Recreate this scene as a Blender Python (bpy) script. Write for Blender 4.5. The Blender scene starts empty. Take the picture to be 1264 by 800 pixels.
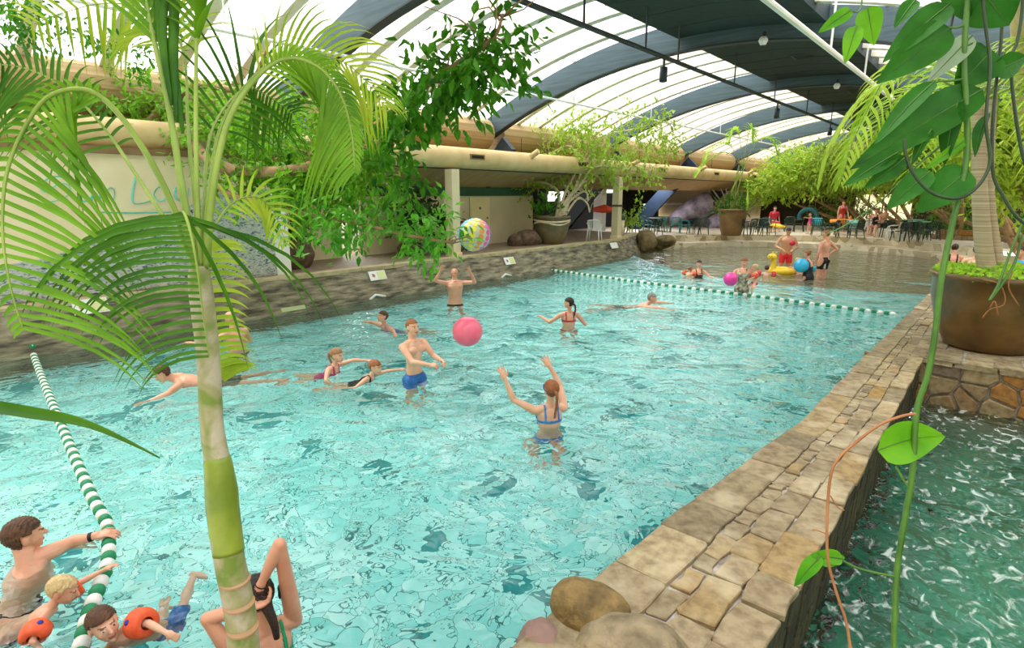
import bpy, bmesh, math, random
import numpy as np
from mathutils import Vector, Matrix, Quaternion
SC = bpy.context.scene
COL = SC.collection
rnd = random.Random(11)
PI = math.pi

# ---------------------------------------------------------------- camera, sky, exposure
CAM_H = 2.5; FOC = 700.0
PITCH = math.atan(160 / FOC); YAW = math.atan(618 / math.hypot(FOC, 160))
cam = bpy.data.objects.new('camera', bpy.data.cameras.new('camera')); COL.objects.link(cam)
cam.location = (0, 0, CAM_H); cam.rotation_euler = (PI/2 - PITCH, 0, YAW)
cam.data.sensor_width = 36; cam.data.lens = FOC / 1264 * 36; cam.data.clip_start = .02; cam.data.clip_end = 300
SC.camera = cam
W = bpy.data.worlds.new('sky'); SC.world = W; W.use_nodes = True
bg = W.node_tree.nodes['Background']; bg.inputs[0].default_value = (.97, .985, 1, 1); bg.inputs[1].default_value = 2.0
SC.view_settings.view_transform = 'Standard'; SC.view_settings.look = 'None'; SC.view_settings.gamma = 1
SC.view_settings.use_curve_mapping = False; SC.view_settings.exposure = 0.42
sun = bpy.data.objects.new('sun', bpy.data.lights.new('sun', 'SUN')); COL.objects.link(sun)
sun.data.energy = 3.6; sun.data.angle = math.radians(35); sun.data.color = (1, .95, .86); sun.rotation_euler = (math.radians(12), math.radians(-24), 0)
SC.cycles.max_bounces = 9; SC.cycles.diffuse_bounces = 4; SC.cycles.glossy_bounces = 4; SC.cycles.transmission_bounces = 6
SC.cycles.transparent_max_bounces = 12; SC.cycles.sample_clamp_indirect = 8

_F = Vector((-math.sin(YAW), math.cos(YAW), 0)); RGT = Vector((math.cos(YAW), math.sin(YAW), 0)); ZV = Vector((0, 0, 1))
FWD = _F*math.cos(PITCH) - ZV*math.sin(PITCH); UPC = _F*math.sin(PITCH) + ZV*math.cos(PITCH)
def ray(px, py): return FWD + RGT*((px-632)/FOC) + UPC*((400-py)/FOC)
def at(px, py, d): return Vector((0, 0, CAM_H)) + ray(px, py)*d          # measured point at depth d
def gz(px, py, z=0.0):
    r = ray(px, py); return Vector((0, 0, CAM_H)) + r*((z-CAM_H)/r.z)
def gx(px, py, x):
    r = ray(px, py); return Vector((0, 0, CAM_H)) + r*(x/r.x)
def gy(px, py, y):
    r = ray(px, py); return Vector((0, 0, CAM_H)) + r*(y/r.y)

# ---------------------------------------------------------------- materials
MATS = {}
def lin(h):
    h = h.lstrip('#'); c = [int(h[i:i+2], 16)/255 for i in (0, 2, 4)]
    return tuple(x/12.92 if x <= .04045 else ((x+.055)/1.055)**2.4 for x in c) + (1,)
def nodes(name):
    m = bpy.data.materials.new(name); m.use_nodes = True
    return m, m.node_tree.nodes, m.node_tree.links, m.node_tree.nodes['Principled BSDF']
def ramp(N, stops):
    r = N.new('ShaderNodeValToRGB'); e = r.color_ramp.elements
    while len(e) < len(stops): e.new(.5)
    for k, (p, c) in enumerate(stops): e[k].position = p; e[k].color = lin(c) if isinstance(c, str) else c
    return r
def mat(name, c1, c2=None, rough=.6, scale=6., bump=0., bscale=None, metal=0., detail=4., stretch=None, spec=.5, coat=0.):
    if name in MATS: return MATS[name]
    m, N, L, P = nodes(name)
    P.inputs['Roughness'].default_value = rough; P.inputs['Metallic'].default_value = metal
    P.inputs['Specular IOR Level'].default_value = spec; P.inputs['Coat Weight'].default_value = coat
    tc = N.new('ShaderNodeTexCoord'); mp = N.new('ShaderNodeMapping'); L.new(tc.outputs['Object'], mp.inputs[0])
    if stretch: mp.inputs['Scale'].default_value = stretch
    n = N.new('ShaderNodeTexNoise'); n.inputs['Scale'].default_value = scale; n.inputs['Detail'].default_value = detail
    L.new(mp.outputs[0], n.inputs[0])
    r = ramp(N, [(.32, c1), (.68, c2 or c1)]); L.new(n.outputs[0], r.inputs[0]); L.new(r.outputs[0], P.inputs['Base Color'])
    if bump:
        n2 = N.new('ShaderNodeTexNoise'); n2.inputs['Scale'].default_value = bscale or scale*3; n2.inputs['Detail'].default_value = 6
        L.new(mp.outputs[0], n2.inputs[0])
        b = N.new('ShaderNodeBump'); b.inputs['Strength'].default_value = min(1, bump); b.inputs['Distance'].default_value = .02*max(1, bump)
        L.new(n2.outputs[0], b.inputs['Height']); L.new(b.outputs[0], P.inputs['Normal'])
    MATS[name] = m; return m
def leafmat(name, c1, c2, trans=.45, scale=2.2, rough=.38, c3=None):
    if name in MATS: return MATS[name]
    m, N, L, P = nodes(name); out = N['Material Output']
    tc = N.new('ShaderNodeTexCoord'); n = N.new('ShaderNodeTexNoise'); n.inputs['Scale'].default_value = scale; n.inputs['Detail'].default_value = 5; P.inputs['Specular IOR Level'].default_value = .22
    L.new(tc.outputs['Object'], n.inputs[0])
    r = ramp(N, [(.3, c1), (.55, c2), (.72, c3 or c2)]); L.new(n.outputs[0], r.inputs[0]); L.new(r.outputs[0], P.inputs['Base Color'])
    P.inputs['Roughness'].default_value = rough
    t = N.new('ShaderNodeBsdfTranslucent'); L.new(r.outputs[0], t.inputs[0])
    mx = N.new('ShaderNodeMixShader'); mx.inputs[0].default_value = trans
    L.new(P.outputs[0], mx.inputs[1]); L.new(t.outputs[0], mx.inputs[2]); L.new(mx.outputs[0], out.inputs[0])
    MATS[name] = m; return m
def tintmat(name, stops, rough=.8, bump=.6, bscale=14., vscale=None, mix='#8a7a5c'):
    """stone whose colour comes from each stone's own number (attribute 'tint') plus grain"""
    m, N, L, P = nodes(name)
    a = N.new('ShaderNodeAttribute'); a.attribute_name = 'tint'
    r = ramp(N, stops); L.new(a.outputs['Fac'], r.inputs[0])
    tc = N.new('ShaderNodeTexCoord'); n = N.new('ShaderNodeTexNoise'); n.inputs['Scale'].default_value = bscale; n.inputs['Detail'].default_value = 8
    L.new(tc.outputs['Object'], n.inputs[0])
    mx = N.new('ShaderNodeMix'); mx.data_type = 'RGBA'; mx.blend_type = 'MULTIPLY'; mx.inputs[0].default_value = .75
    r2 = ramp(N, [(.3, '#a89a86'), (.62, '#ffffff')]); L.new(n.outputs[0], r2.inputs[0])
    L.new(r.outputs[0], mx.inputs[6]); L.new(r2.outputs[0], mx.inputs[7]); 
    n3 = N.new('ShaderNodeTexNoise'); n3.inputs['Scale'].default_value = 3.1; n3.inputs['Detail'].default_value = 6; L.new(tc.outputs['Object'], n3.inputs[0])
    r3 = ramp(N, [(.52, (0, 0, 0, 1)), (.68, (.6, .6, .6, 1))]); L.new(n3.outputs[0], r3.inputs[0])
    m2 = N.new('ShaderNodeMix'); m2.data_type = 'RGBA'; L.new(r3.outputs[0], m2.inputs[0]); L.new(mx.outputs[2], m2.inputs[6]); m2.inputs[7].default_value = lin(mix)
    L.new(m2.outputs[2], P.inputs['Base Color'])
    b = N.new('ShaderNodeBump'); b.inputs['Strength'].default_value = bump; b.inputs['Distance'].default_value = .02
    L.new(n.outputs[0], b.inputs['Height']); L.new(b.outputs[0], P.inputs['Normal']); P.inputs['Roughness'].default_value = rough
    MATS[name] = m; return m

# ---------------------------------------------------------------- mesh builder
class MB:
    def __init__(s): s.v = []; s.f = []; s.t = []; s.tint = 0.
    def add(s, vs, fs):
        o = len(s.v); s.v += [tuple(p) for p in vs]; s.f += [tuple(i+o for i in f) for f in fs]; s.t += [s.tint]*len(fs)
    def box(s, c, sz, rot=None):
        vs = [Vector((x*sz[0]/2, y*sz[1]/2, z*sz[2]/2)) for x in (-1, 1) for y in (-1, 1) for z in (-1, 1)]
        if rot is not None: vs = [rot @ p for p in vs]
        s.add([p+Vector(c) for p in vs], [(0, 1, 3, 2), (4, 6, 7, 5), (0, 4, 5, 1), (2, 3, 7, 6), (0, 2, 6, 4), (1, 5, 7, 3)]); return s
    def bar(s, a, b, w, h, up=ZV):
        a = Vector(a); b = Vector(b); d = (b-a); L = d.length; d.normalize(); up = Vector(up)
        x = d.cross(up).normalized(); u = x.cross(d)
        s.add([p + x*sx*w/2 + u*su*h/2 for p in (a, b) for sx in (-1, 1) for su in (-1, 1)],
              [(0, 1, 3, 2), (4, 6, 7, 5), (0, 4, 5, 1), (2, 3, 7, 6), (0, 2, 6, 4), (1, 5, 7, 3)]); return s
    def tube(s, pts, r, n=8, caps=True, flat=1.0):
        pts = [Vector(p) for p in pts]; m = len(pts); rs = r if isinstance(r, (list, tuple)) else [r]*m
        vs = []; ref = None
        for i, p in enumerate(pts):
            d = (pts[min(i+1, m-1)] - pts[max(i-1, 0)]); d = d.normalized() if d.length > 1e-9 else Vector((0, 0, 1))
            if ref is None: ref = d.orthogonal().normalized()
            ref = (ref - d*ref.dot(d)); ref = ref.normalized() if ref.length > 1e-6 else d.orthogonal().normalized()
            y = d.cross(ref)
            vs += [p + ref*(rs[i]*math.cos(2*PI*k/n)) + y*(rs[i]*flat*math.sin(2*PI*k/n)) for k in range(n)]
        fs = [(i*n+k, i*n+(k+1) % n, (i+1)*n+(k+1) % n, (i+1)*n+k) for i in range(m-1) for k in range(n)]
        if caps: fs += [tuple(range(n-1, -1, -1)), tuple((m-1)*n+k for k in range(n))]
        s.add(vs, fs); return s
    def lathe(s, prof, c=(0, 0, 0), n=28, ax=None):
        vs = []; c = Vector(c)
        for (r, z) in prof: vs += [Vector((max(r, 1e-4)*math.cos(2*PI*k/n), max(r, 1e-4)*math.sin(2*PI*k/n), z)) for k in range(n)]
        if ax is not None:
            q = ZV.rotation_difference(Vector(ax)); vs = [q @ v for v in vs]
        m = len(prof)
        s.add([v+c for v in vs], [(i*n+k, i*n+(k+1) % n, (i+1)*n+(k+1) % n, (i+1)*n+k) for i in range(m-1) for k in range(n)]); return s
    def ball(s, c, r, n=12, m=8, rot=None):
        c = Vector(c); r = (r, r, r) if isinstance(r, (int, float)) else r
        vs = [Vector((0, 0, -r[2]))]
        for i in range(1, m):
            a = -PI/2 + PI*i/m
            vs += [Vector((r[0]*math.cos(a)*math.cos(2*PI*k/n), r[1]*math.cos(a)*math.sin(2*PI*k/n), r[2]*math.sin(a))) for k in range(n)]
        vs.append(Vector((0, 0, r[2])))
        if rot is not None: vs = [rot @ v for v in vs]
        fs = [(0, 1+(k+1) % n, 1+k) for k in range(n)]
        fs += [(1+i*n+k, 1+i*n+(k+1) % n, 1+(i+1)*n+(k+1) % n, 1+(i+1)*n+k) for i in range(m-2) for k in range(n)]
        t = 1+(m-1)*n; fs += [(1+(m-2)*n+k, 1+(m-2)*n+(k+1) % n, t) for k in range(n)]
        s.add([v+c for v in vs], fs); return s
    def rings(s, rr, n=16):
        """closed loft of elliptical rings (centre, side vector, depth vector)"""
        vs = []
        for c, x, y in rr: vs += [c + x*math.cos(2*PI*k/n) + y*math.sin(2*PI*k/n) for k in range(n)]
        m = len(rr)
        fs = [(i*n+k, i*n+(k+1) % n, (i+1)*n+(k+1) % n, (i+1)*n+k) for i in range(m-1) for k in range(n)] + [tuple(range(n-1, -1, -1)), tuple((m-1)*n+k for k in range(n))]
        s.add(vs, fs); return s
    def build(s, name, m=None, parent=None, smooth=False, bevel=0.):
        me = bpy.data.meshes.new(name); off = Vector(parent.location) if parent is not None and parent.parent is None else (Vector(parent['_o']) if parent is not None else Vector((0, 0, 0)))
        me.from_pydata([tuple(Vector(p)-off) for p in s.v], [], s.f)
        if any(t for t in s.t):
            a = me.attributes.new('tint', 'FLOAT', 'FACE'); a.data.foreach_set('value', s.t)
        if smooth: me.polygons.foreach_set('use_smooth', [True]*len(me.polygons))
        if m: me.materials.append(m)
        me.update()
        o = bpy.data.objects.new(name, me); COL.objects.link(o)
        if parent is not None: o.parent = parent
        o['_o'] = tuple(off)
        if bevel:
            b = o.modifiers.new('b', 'BEVEL'); b.width = bevel; b.segments = 2; b.limit_method = 'ANGLE'
        return o
def tag(o, label=None, cat=None, group=None, kind=None):
    if label: o['label'] = label
    if cat: o['category'] = cat
    if group: o['group'] = group
    if kind: o['kind'] = kind
    return o
def empty(name, loc, label, cat, group=None):
    o = bpy.data.objects.new(name, None); o.empty_display_size = .1; o.location = loc; COL.objects.link(o); o['_o'] = tuple(loc)
    return tag(o, label, cat, group)
def struct(mb, name, m, **k): return tag(mb.build(name, m, **k), kind='structure')
def copy_tree(o, parent=None):
    c = o.copy(); COL.objects.link(c); c.parent = parent
    for ch in list(o.children): copy_tree(ch, c)
    return c
def curve(pts, n=8):
    """smooth polyline through points"""
    pts = [Vector(p) for p in pts]; out = []
    for i in range(len(pts)-1):
        p0 = pts[max(i-1, 0)]; p1 = pts[i]; p2 = pts[i+1]; p3 = pts[min(i+2, len(pts)-1)]
        for k in range(n):
            t = k/n; out.append(.5*((2*p1) + (p2-p0)*t + (2*p0-5*p1+4*p2-p3)*t*t + (3*p1-p0-3*p2+p3)*t**3))
    out.append(pts[-1]); return out
def lerp(a, b, t): return a+(b-a)*t
# ================================================================= SETTING
WX = -11.32          # waterline of the left pool wall
CZ = .25             # coping height
DZ = .5              # far deck height
PZ = .72             # left platform height
# ---- materials of the shell
def pool_floor_mat():
    m, N, L, P = nodes('pool_mosaic')
    tc = N.new('ShaderNodeTexCoord')
    n0 = N.new('ShaderNodeTexNoise'); n0.inputs['Scale'].default_value = 2.5; L.new(tc.outputs['Object'], n0.inputs[0])
    av = N.new('ShaderNodeVectorMath'); av.operation = 'MULTIPLY_ADD'; av.inputs[1].default_value = (.12, .12, 0); L.new(n0.outputs['Color'], av.inputs[0]); L.new(tc.outputs['Object'], av.inputs[2])
    v = N.new('ShaderNodeTexVoronoi'); v.feature = 'DISTANCE_TO_EDGE'; v.inputs['Scale'].default_value = 5.2; L.new(av.outputs[0], v.inputs[0])
    v2 = N.new('ShaderNodeTexVoronoi'); v2.inputs['Scale'].default_value = 5.2; L.new(av.outputs[0], v2.inputs[0])
    sep = N.new('ShaderNodeSeparateColor'); L.new(v2.outputs['Color'], sep.inputs[0])
    base = ramp(N, [(0, '#93e8e4'), (.5, '#aaf2ee'), (1, '#c6faf6')]); L.new(sep.outputs[0], base.inputs[0])
    # dark reflections painted into the floor colour as scattered teal patches
    np_ = N.new('ShaderNodeTexNoise'); np_.inputs['Scale'].default_value = 1.8; np_.inputs['Detail'].default_value = 2; L.new(v2.outputs['Position'], np_.inputs[0])
    th = ramp(N, [(.615, (0, 0, 0, 1)), (.625, (1, 1, 1, 1))]); L.new(np_.outputs[0], th.inputs[0])
    mx = N.new('ShaderNodeMix'); mx.data_type = 'RGBA'; L.new(th.outputs[0], mx.inputs[0]); L.new(base.outputs[0], mx.inputs[6]); mx.inputs[7].default_value = lin('#2a9a9c')
    gr = ramp(N, [(.014, (0, 0, 0, 1)), (.034, (1, 1, 1, 1))]); L.new(v.outputs[0], gr.inputs[0])
    m2 = N.new('ShaderNodeMix'); m2.data_type = 'RGBA'; L.new(gr.outputs[0], m2.inputs[0]); m2.inputs[6].default_value = lin('#2f7c7c'); L.new(mx.outputs[2], m2.inputs[7])
    L.new(m2.outputs[2], P.inputs['Base Color']); P.inputs['Roughness'].default_value = .6
    return m
def water_mat(name, tint, s1, s2, st, dist=.06):
    m, N, L, P = nodes(name)
    P.inputs['Base Color'].default_value = lin(tint); P.inputs['Transmission Weight'].default_value = 1; P.inputs['IOR'].default_value = 1.33; P.inputs['Roughness'].default_value = .0
    tc = N.new('ShaderNodeTexCoord')
    a = N.new('ShaderNodeTexNoise'); a.inputs['Scale'].default_value = s1; a.inputs['Detail'].default_value = 2; a.inputs['Distortion'].default_value = .8; L.new(tc.outputs['Object'], a.inputs[0])
    b = N.new('ShaderNodeTexNoise'); b.inputs['Scale'].default_value = s2; b.inputs['Detail'].default_value = 2; b.inputs['Distortion'].default_value = .6; L.new(tc.outputs['Object'], b.inputs[0])
    ma = N.new('ShaderNodeMath'); ma.operation = 'MULTIPLY_ADD'; ma.inputs[1].default_value = .3; L.new(b.outputs[0], ma.inputs[0]); L.new(a.outputs[0], ma.inputs[2])
    bp = N.new('ShaderNodeBump'); bp.inputs['Strength'].default_value = st; bp.inputs['Distance'].default_value = dist
    L.new(ma.outputs[0], bp.inputs['Height']); L.new(bp.outputs[0], P.inputs['Normal'])
    return m
M_FLOOR = pool_floor_mat()
M_WATER = water_mat('pool_water', '#ecfefc', 1.5, 4.4, 1.0, .125)
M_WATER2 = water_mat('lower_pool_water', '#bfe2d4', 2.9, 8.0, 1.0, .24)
def paint_reflections(m):  # white roof reflections painted into the water as diffuse noise streaks
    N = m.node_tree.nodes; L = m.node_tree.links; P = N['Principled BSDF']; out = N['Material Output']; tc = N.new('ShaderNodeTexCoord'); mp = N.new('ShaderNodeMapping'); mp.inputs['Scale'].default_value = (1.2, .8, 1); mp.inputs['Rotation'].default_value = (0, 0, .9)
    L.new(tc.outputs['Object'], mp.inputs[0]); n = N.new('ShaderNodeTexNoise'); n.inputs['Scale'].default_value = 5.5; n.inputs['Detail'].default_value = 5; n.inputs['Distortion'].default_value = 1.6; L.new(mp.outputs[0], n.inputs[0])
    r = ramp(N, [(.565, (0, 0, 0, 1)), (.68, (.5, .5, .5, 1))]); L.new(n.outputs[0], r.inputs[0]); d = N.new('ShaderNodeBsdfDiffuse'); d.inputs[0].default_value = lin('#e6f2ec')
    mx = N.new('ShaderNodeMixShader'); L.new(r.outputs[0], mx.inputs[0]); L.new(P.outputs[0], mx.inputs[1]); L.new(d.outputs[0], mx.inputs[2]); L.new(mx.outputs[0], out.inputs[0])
paint_reflections(M_WATER2)
M_ROCKW = mat('wall_rockwork', '#453f2f', '#a0967a', .85, 4.6, 3, 7, stretch=(1, .5, 2.4), detail=12)
M_LIP = mat('wall_lip', '#a89a72', '#cdbd95', .85, 5, .4)
M_PLAT = mat('platform_floor', '#7a6a52', '#9a8a70', .6, 7, .5, 20)
M_DECK = mat('deck_paving', '#b9aa90', '#dccfb6', .6, 4, .3, 18)
M_CREAM = mat('cream_plaster', '#e2cfa2', '#eedcb4', .8, 1.4, .15, 60)
M_CREAM2 = mat('door_wall_paint', '#cfc39a', '#dccfa8', .7, 1.2)
M_DOOR = mat('door_paint', '#e3d294', '#ecdca4', .55, 2)
M_WHITE = mat('white_paint', '#e8e6df', '#f2f0ea', .5, 2)
M_BEAM = mat('blue_grey_timber', '#3f5258', '#52646a', .7, 3, .2, 50, stretch=(.3, 1, 6))
M_BEAMS = mat('dark_slate_steel', '#1d2a2e', '#26353a', .5, 3)
M_RIB = mat('cream_rib', '#e4dcc8', '#efe8d6', .5, 3)
M_SOFF = mat('dark_teal_ceiling', '#1b2c2d', '#253837', .75, 4)
M_SLAT = mat('tan_slatted_wood', '#a08656', '#bda272', .7, 3, .5, 40, stretch=(1, .05, 6))
M_DUCT = mat('tan_duct_cloth', '#c4a870', '#d8bf8a', .7, 2.2, .15, 12)
M_TANS = mat('tan_soffit_board', '#a5865a', '#bb9b6c', .8, 3, .3, 30, stretch=(.2, 1, 1))
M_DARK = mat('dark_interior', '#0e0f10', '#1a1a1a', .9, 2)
M_GREEND = mat('green_band', '#1c4a2c', '#235636', .6, 2)
M_BLUE = mat('blue_strut_paint', '#0f2438', '#152e46', .6, 2)

# ---- floors
z_of = lambda y: -1.02 if y < 15 else lerp(-1.02, -.42, min(1, (y-15)/5.5))
mb = MB(); YS = [-3, 0, 4, 8, 12, 15, 16.5, 18, 19, 20.5, 23, 26, 31]
for a, b in zip(YS, YS[1:]):
    if a < 18: mb.add([(-13.6, a, z_of(a)), (-.8, a, z_of(a)), (-.8, b, z_of(b)), (-13.6, b, z_of(b))], [(0, 1, 2, 3)])
mb.add([(-13.6, 16.5, z_of(16.5)), (-.8, 16.5, z_of(16.5)), (-.8, 18, z_of(18)-.02), (-.8, 20.5, -.46), (-.8, 26, -.46), (-13.6, 26, -.46), (-13.6, 20.5, -.46), (-13.6, 18, z_of(18)-.02)], [(2, 3, 6, 7), (3, 4, 5, 6)])
struct(mb, 'floor', M_FLOOR)
mb = MB()                       # brown stone shallows by the beach steps, scalloped front edge
XS = [-12.9+ k*.4 for k in range(31)]
fr = [max(15.2, 17.9+.11*(x+5.2)**2*(.8 if x < -5.2 else .35)) for x in XS]
fr = [min(f, 23) for f in fr]
for i in range(30):
    for a, b in ((0, .25), (.25, .6), (.6, 1)):
        ys = [lerp(fr[i], 31, a), lerp(fr[i+1], 31, a), lerp(fr[i+1], 31, b), lerp(fr[i], 31, b)]
        mb.add([(x, y, z_of(y)+.03) for x, y in zip((XS[i], XS[i+1], XS[i+1], XS[i]), ys)], [(0, 1, 2, 3)])

M_SHAL = mat('brown_stone_shallows', '#7d735a', '#a99d80', .8, 3, .5, 8)
struct(mb, 'floor_shallows', M_SHAL)
# water surfaces (own solid thickness is the pool itself)
EDGE = [(-12.55, 24.3), (-12.1, 25.4), (-11.3, 27), (-10.3, 28.6), (-8.7, 29.6), (-7, 30.1), (-5, 30.1), (-3.5, 29.5), (-2.2, 28.3), (-1.0, 26.5), (-.6, 25.3)]
mb = MB(); pl = [(-.9, -1.5, 0), (-.9, 25.6, 0)] + [(x, y+.15, 0) for x, y in EDGE[::-1]] + [(-12.4, 22, 0), (-11.5, 20, 0), (-11.4, 1.2, 0), (-12, 0, 0), (-12, -1.5, 0)]
mb.add(pl, [tuple(range(len(pl)))]); struct(mb, 'water', M_WATER)
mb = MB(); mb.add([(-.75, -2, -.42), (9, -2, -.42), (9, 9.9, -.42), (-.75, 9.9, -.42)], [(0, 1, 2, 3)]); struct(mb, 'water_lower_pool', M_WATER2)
mb = MB(); mb.add([(-.75, -2, -1.3), (9, -2, -1.3), (9, 9.95, -1.3), (-.75, 9.95, -1.3)], [(0, 1, 2, 3)])
struct(mb, 'floor_lower_pool', mat('lower_pool_floor', '#357a62', '#70bca2', .7, 1.1, .3))

# ---- stones: irregular course of blocks in the u/v plane, each its own tint
def stones(mb, f, rows, u0, u1, lmin, lmax, gap=.012, h=.03, jit=.02, nrm=None, seed=1, tv=(.02, 1)):
    R = random.Random(seed)
    for (v0, v1) in rows:
        u = u0 - R.random()*lmin
        while u < u1:
            l = R.uniform(lmin, lmax)*(.7 if (v1-v0) < .2 else 1)
            a0, a1 = u+gap, u+l-gap; b0, b1 = v0+gap, v1-gap
            j = lambda: R.uniform(-jit, jit)
            # eight-point outline, corners knocked off
            kc = min(.014, (b1-b0)*.12); o = [(a0+kc, b0+j()*.5), ((a0+a1)/2, b0+j()*.7), (a1-kc, b0+j()*.5), (a1+j()*.5, b0+kc), (a1+j()*.5, b1-kc), (a1-kc*1.3, b1+j()*.5), ((a0+a1)/2, b1+j()*.7), (a0+kc, b1+j()*.5), (a0+j()*.5, b1-kc), (a0+j()*.5, b0+kc)]
            o = [(max(p[0], u0-.3), p[1]) for p in o]
            hh = h*R.uniform(.6, 1.25); n = len(o); cx = sum(p[0] for p in o)/n; cy = sum(p[1] for p in o)/n
            vs = [f(p[0], p[1], 0) for p in o] + [f(p[0], p[1], hh*.8) for p in o] + [f(cx+(p[0]-cx)*.955, cy+(p[1]-cy)*.955, hh+R.uniform(-.003, .003)) for p in o]
            fs = [(i, (i+1) % n, n+(i+1) % n, n+i) for i in range(n)] + [(n+i, n+(i+1) % n, 2*n+(i+1) % n, 2*n+i) for i in range(n)] + [tuple(2*n+i for i in range(n))]
            mb.tint = R.uniform(*tv); mb.add(vs, fs); u += l
M_COPE = tintmat('coping_sandstone', [(0, '#83765a'), (.3, '#a39272'), (.55, '#928264'), (.8, '#b2a27e'), (.97, '#9c8458'), (1, '#a08048')], mix='#c0b292')
M_SLATE = tintmat('divider_slate', [(0, '#26250f'), (.4, '#423d22'), (.7, '#333325'), (1, '#504522')], mix='#34371f')
M_FLAG = tintmat('flagstone', [(0, '#867050'), (.35, '#a48e6a'), (.6, '#947c5a'), (.85, '#b0762e'), (1, '#7e7060')], mix='#9c6a30')
M_MORT = mat('mortar', '#8c8278', '#cdc4bc', .95, 9, .6, 40)
# coping edge on the pool side bows slightly
def cl(y):
    P = [(-2, -1.62), (2.3, -1.6), (3.6, -1.52), (6.2, -1.3), (9.4, -1.27), (17, -1.13), (26, -1.05)]
    for (a, xa), (b, xb) in zip(P, P[1:]):
        if y <= b: return lerp(xa, xb, (y-a)/(b-a))
    return -1.05
CR = -.64
mb = MB()
for y in [x*.5 for x in range(-4, 52)]:
    a, b = y, y+.5
    mb.add([(cl(a)+.03, a, CZ-.03), (CR-.02, a, CZ-.03), (CR-.02, b, CZ-.03), (cl(b)+.03, b, CZ-.03), (cl(a)+.06, a, -1.1), (cl(b)+.06, b, -1.1), (CR-.02, a, -1.4), (CR-.02, b, -1.4)],
           [(0, 1, 2, 3), (0, 3, 5, 4), (1, 6, 7, 2)])
wl = struct(mb, 'wall_divider', M_MORT)
mb = MB()
def fcop(u, v, h):   # v 0..1 across the coping
    return (lerp(cl(u), CR+.03, v), u, CZ-.03+h)
stones(mb, fcop, [(0, .37)], 1.9, 26, .3, .75, .003, .03, .02, seed=3)
stones(mb, fcop, [(.37, .52)], 1.9, 26, .16, .42, .007, .022, .035, seed=4)
stones(mb, fcop, [(.52, .74)], 1.9, 26, .24, .55, .006, .03, .035, seed=5)
stones(mb, fcop, [(.74, 1)], 1.9, 26, .28, .65, .006, .035, .02, seed=6)
stones(mb, lambda u, v, h: (cl(u)+.05-h, u, v), [(-.3, -.02), (-.02, .21)], 1.9, 26, .3, .7, .008, .03, .01, seed=8)
o = struct(mb, 'trim_coping_stones', M_COPE)
mb = MB()
def fsl(u, v, h): return (CR-.02+h, u+v*.32, v)
stones(mb, fsl, [(-.02, .2), (-.26, -.02), (-.5, -.26), (-.7, -.5)], -1.5, 9.9, .09, .24, .007, .022, .02, seed=9)
struct(mb, 'trim_divider_slates', M_SLATE)
mb = MB(); mb.box((CR-.014, 3.9, -.58), (.012, 11.9, 1.56)); struct(mb, 'trim_slate_bed', mat('slate_bed', '#14130c', '#201e14', .9, 5))
# cross wall with flagstone face, carries the big pot
CY0 = 9.75
mb = MB(); mb.box((4.2, CY0+2.1, -.55), (9.6, 4.16, 1.55)); struct(mb, 'wall_cross', M_MORT)
def flagface():
    R = random.Random(5); mb = MB(); pts = [(x+R.uniform(-.11, .11), z+R.uniform(-.07, .07)) for x in np.arange(-.75, 5, .36) for z in (-.62, -.34, -.1, .12)]
    # voronoi cells by half-plane clipping
    for i, (px, pz) in enumerate(pts):
        poly = [(px-.5, -.75), (px+.5, -.75), (px+.5, .19), (px-.5, .19)]
        for j, (qx, qz) in enumerate(pts):
            if i == j or abs(qx-px) > 1.1: continue
            mx, mz = (px+qx)/2, (pz+qz)/2; nx, nz = qx-px, qz-pz; l = math.hypot(nx, nz); mx -= nx/l*.012; mz -= nz/l*.012
            out = []
            for k in range(len(poly)):
                a, b = poly[k], poly[(k+1) % len(poly)]; da = (a[0]-mx)*nx+(a[1]-mz)*nz; db = (b[0]-mx)*nx+(b[1]-mz)*nz
                if da <= 0: out.append(a)
                if da*db < 0: t = da/(da-db); out.append((a[0]+(b[0]-a[0])*t, a[1]+(b[1]-a[1])*t))
            poly = out
            if len(poly) < 3: break
        if len(poly) < 3: continue
        n = len(poly); cx = sum(p[0] for p in poly)/n; cz = sum(p[1] for p in poly)/n; mb.tint = R.uniform(.02, 1)
        vs = [(p[0], CY0+.01, p[1]) for p in poly] + [(cx+(p[0]-cx)*.97, CY0-.025, cz+(p[1]-cz)*.97) for p in poly] + [(cx+(p[0]-cx)*.85, CY0-.035, cz+(p[1]-cz)*.85) for p in poly]
        mb.add(vs, [(k, (k+1) % n, n+(k+1) % n, n+k) for k in range(n)] + [(n+k, n+(k+1) % n, 2*n+(k+1) % n, 2*n+k) for k in range(n)] + [tuple(2*n+k for k in range(n))])
    return mb
struct(flagface(), 'trim_cross_flagstones', M_FLAG)
mb = MB(); stones(mb, lambda u, v, h: (u, CY0-.06+v, CZ-.03+h), [(0, .3), (.3, .75), (.75, 1.3), (1.3, 2), (2, 3), (3, 4.2)], -.6, 8, .3, .7, .01, .03, .02, seed=12)
stones(mb, lambda u, v, h: (u, CY0-.03-h, v), [(.15, .235)], -.6, 8, .3, .7, .01, .03, .01, seed=13)
struct(mb, 'trim_cross_coping', M_COPE)
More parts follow.
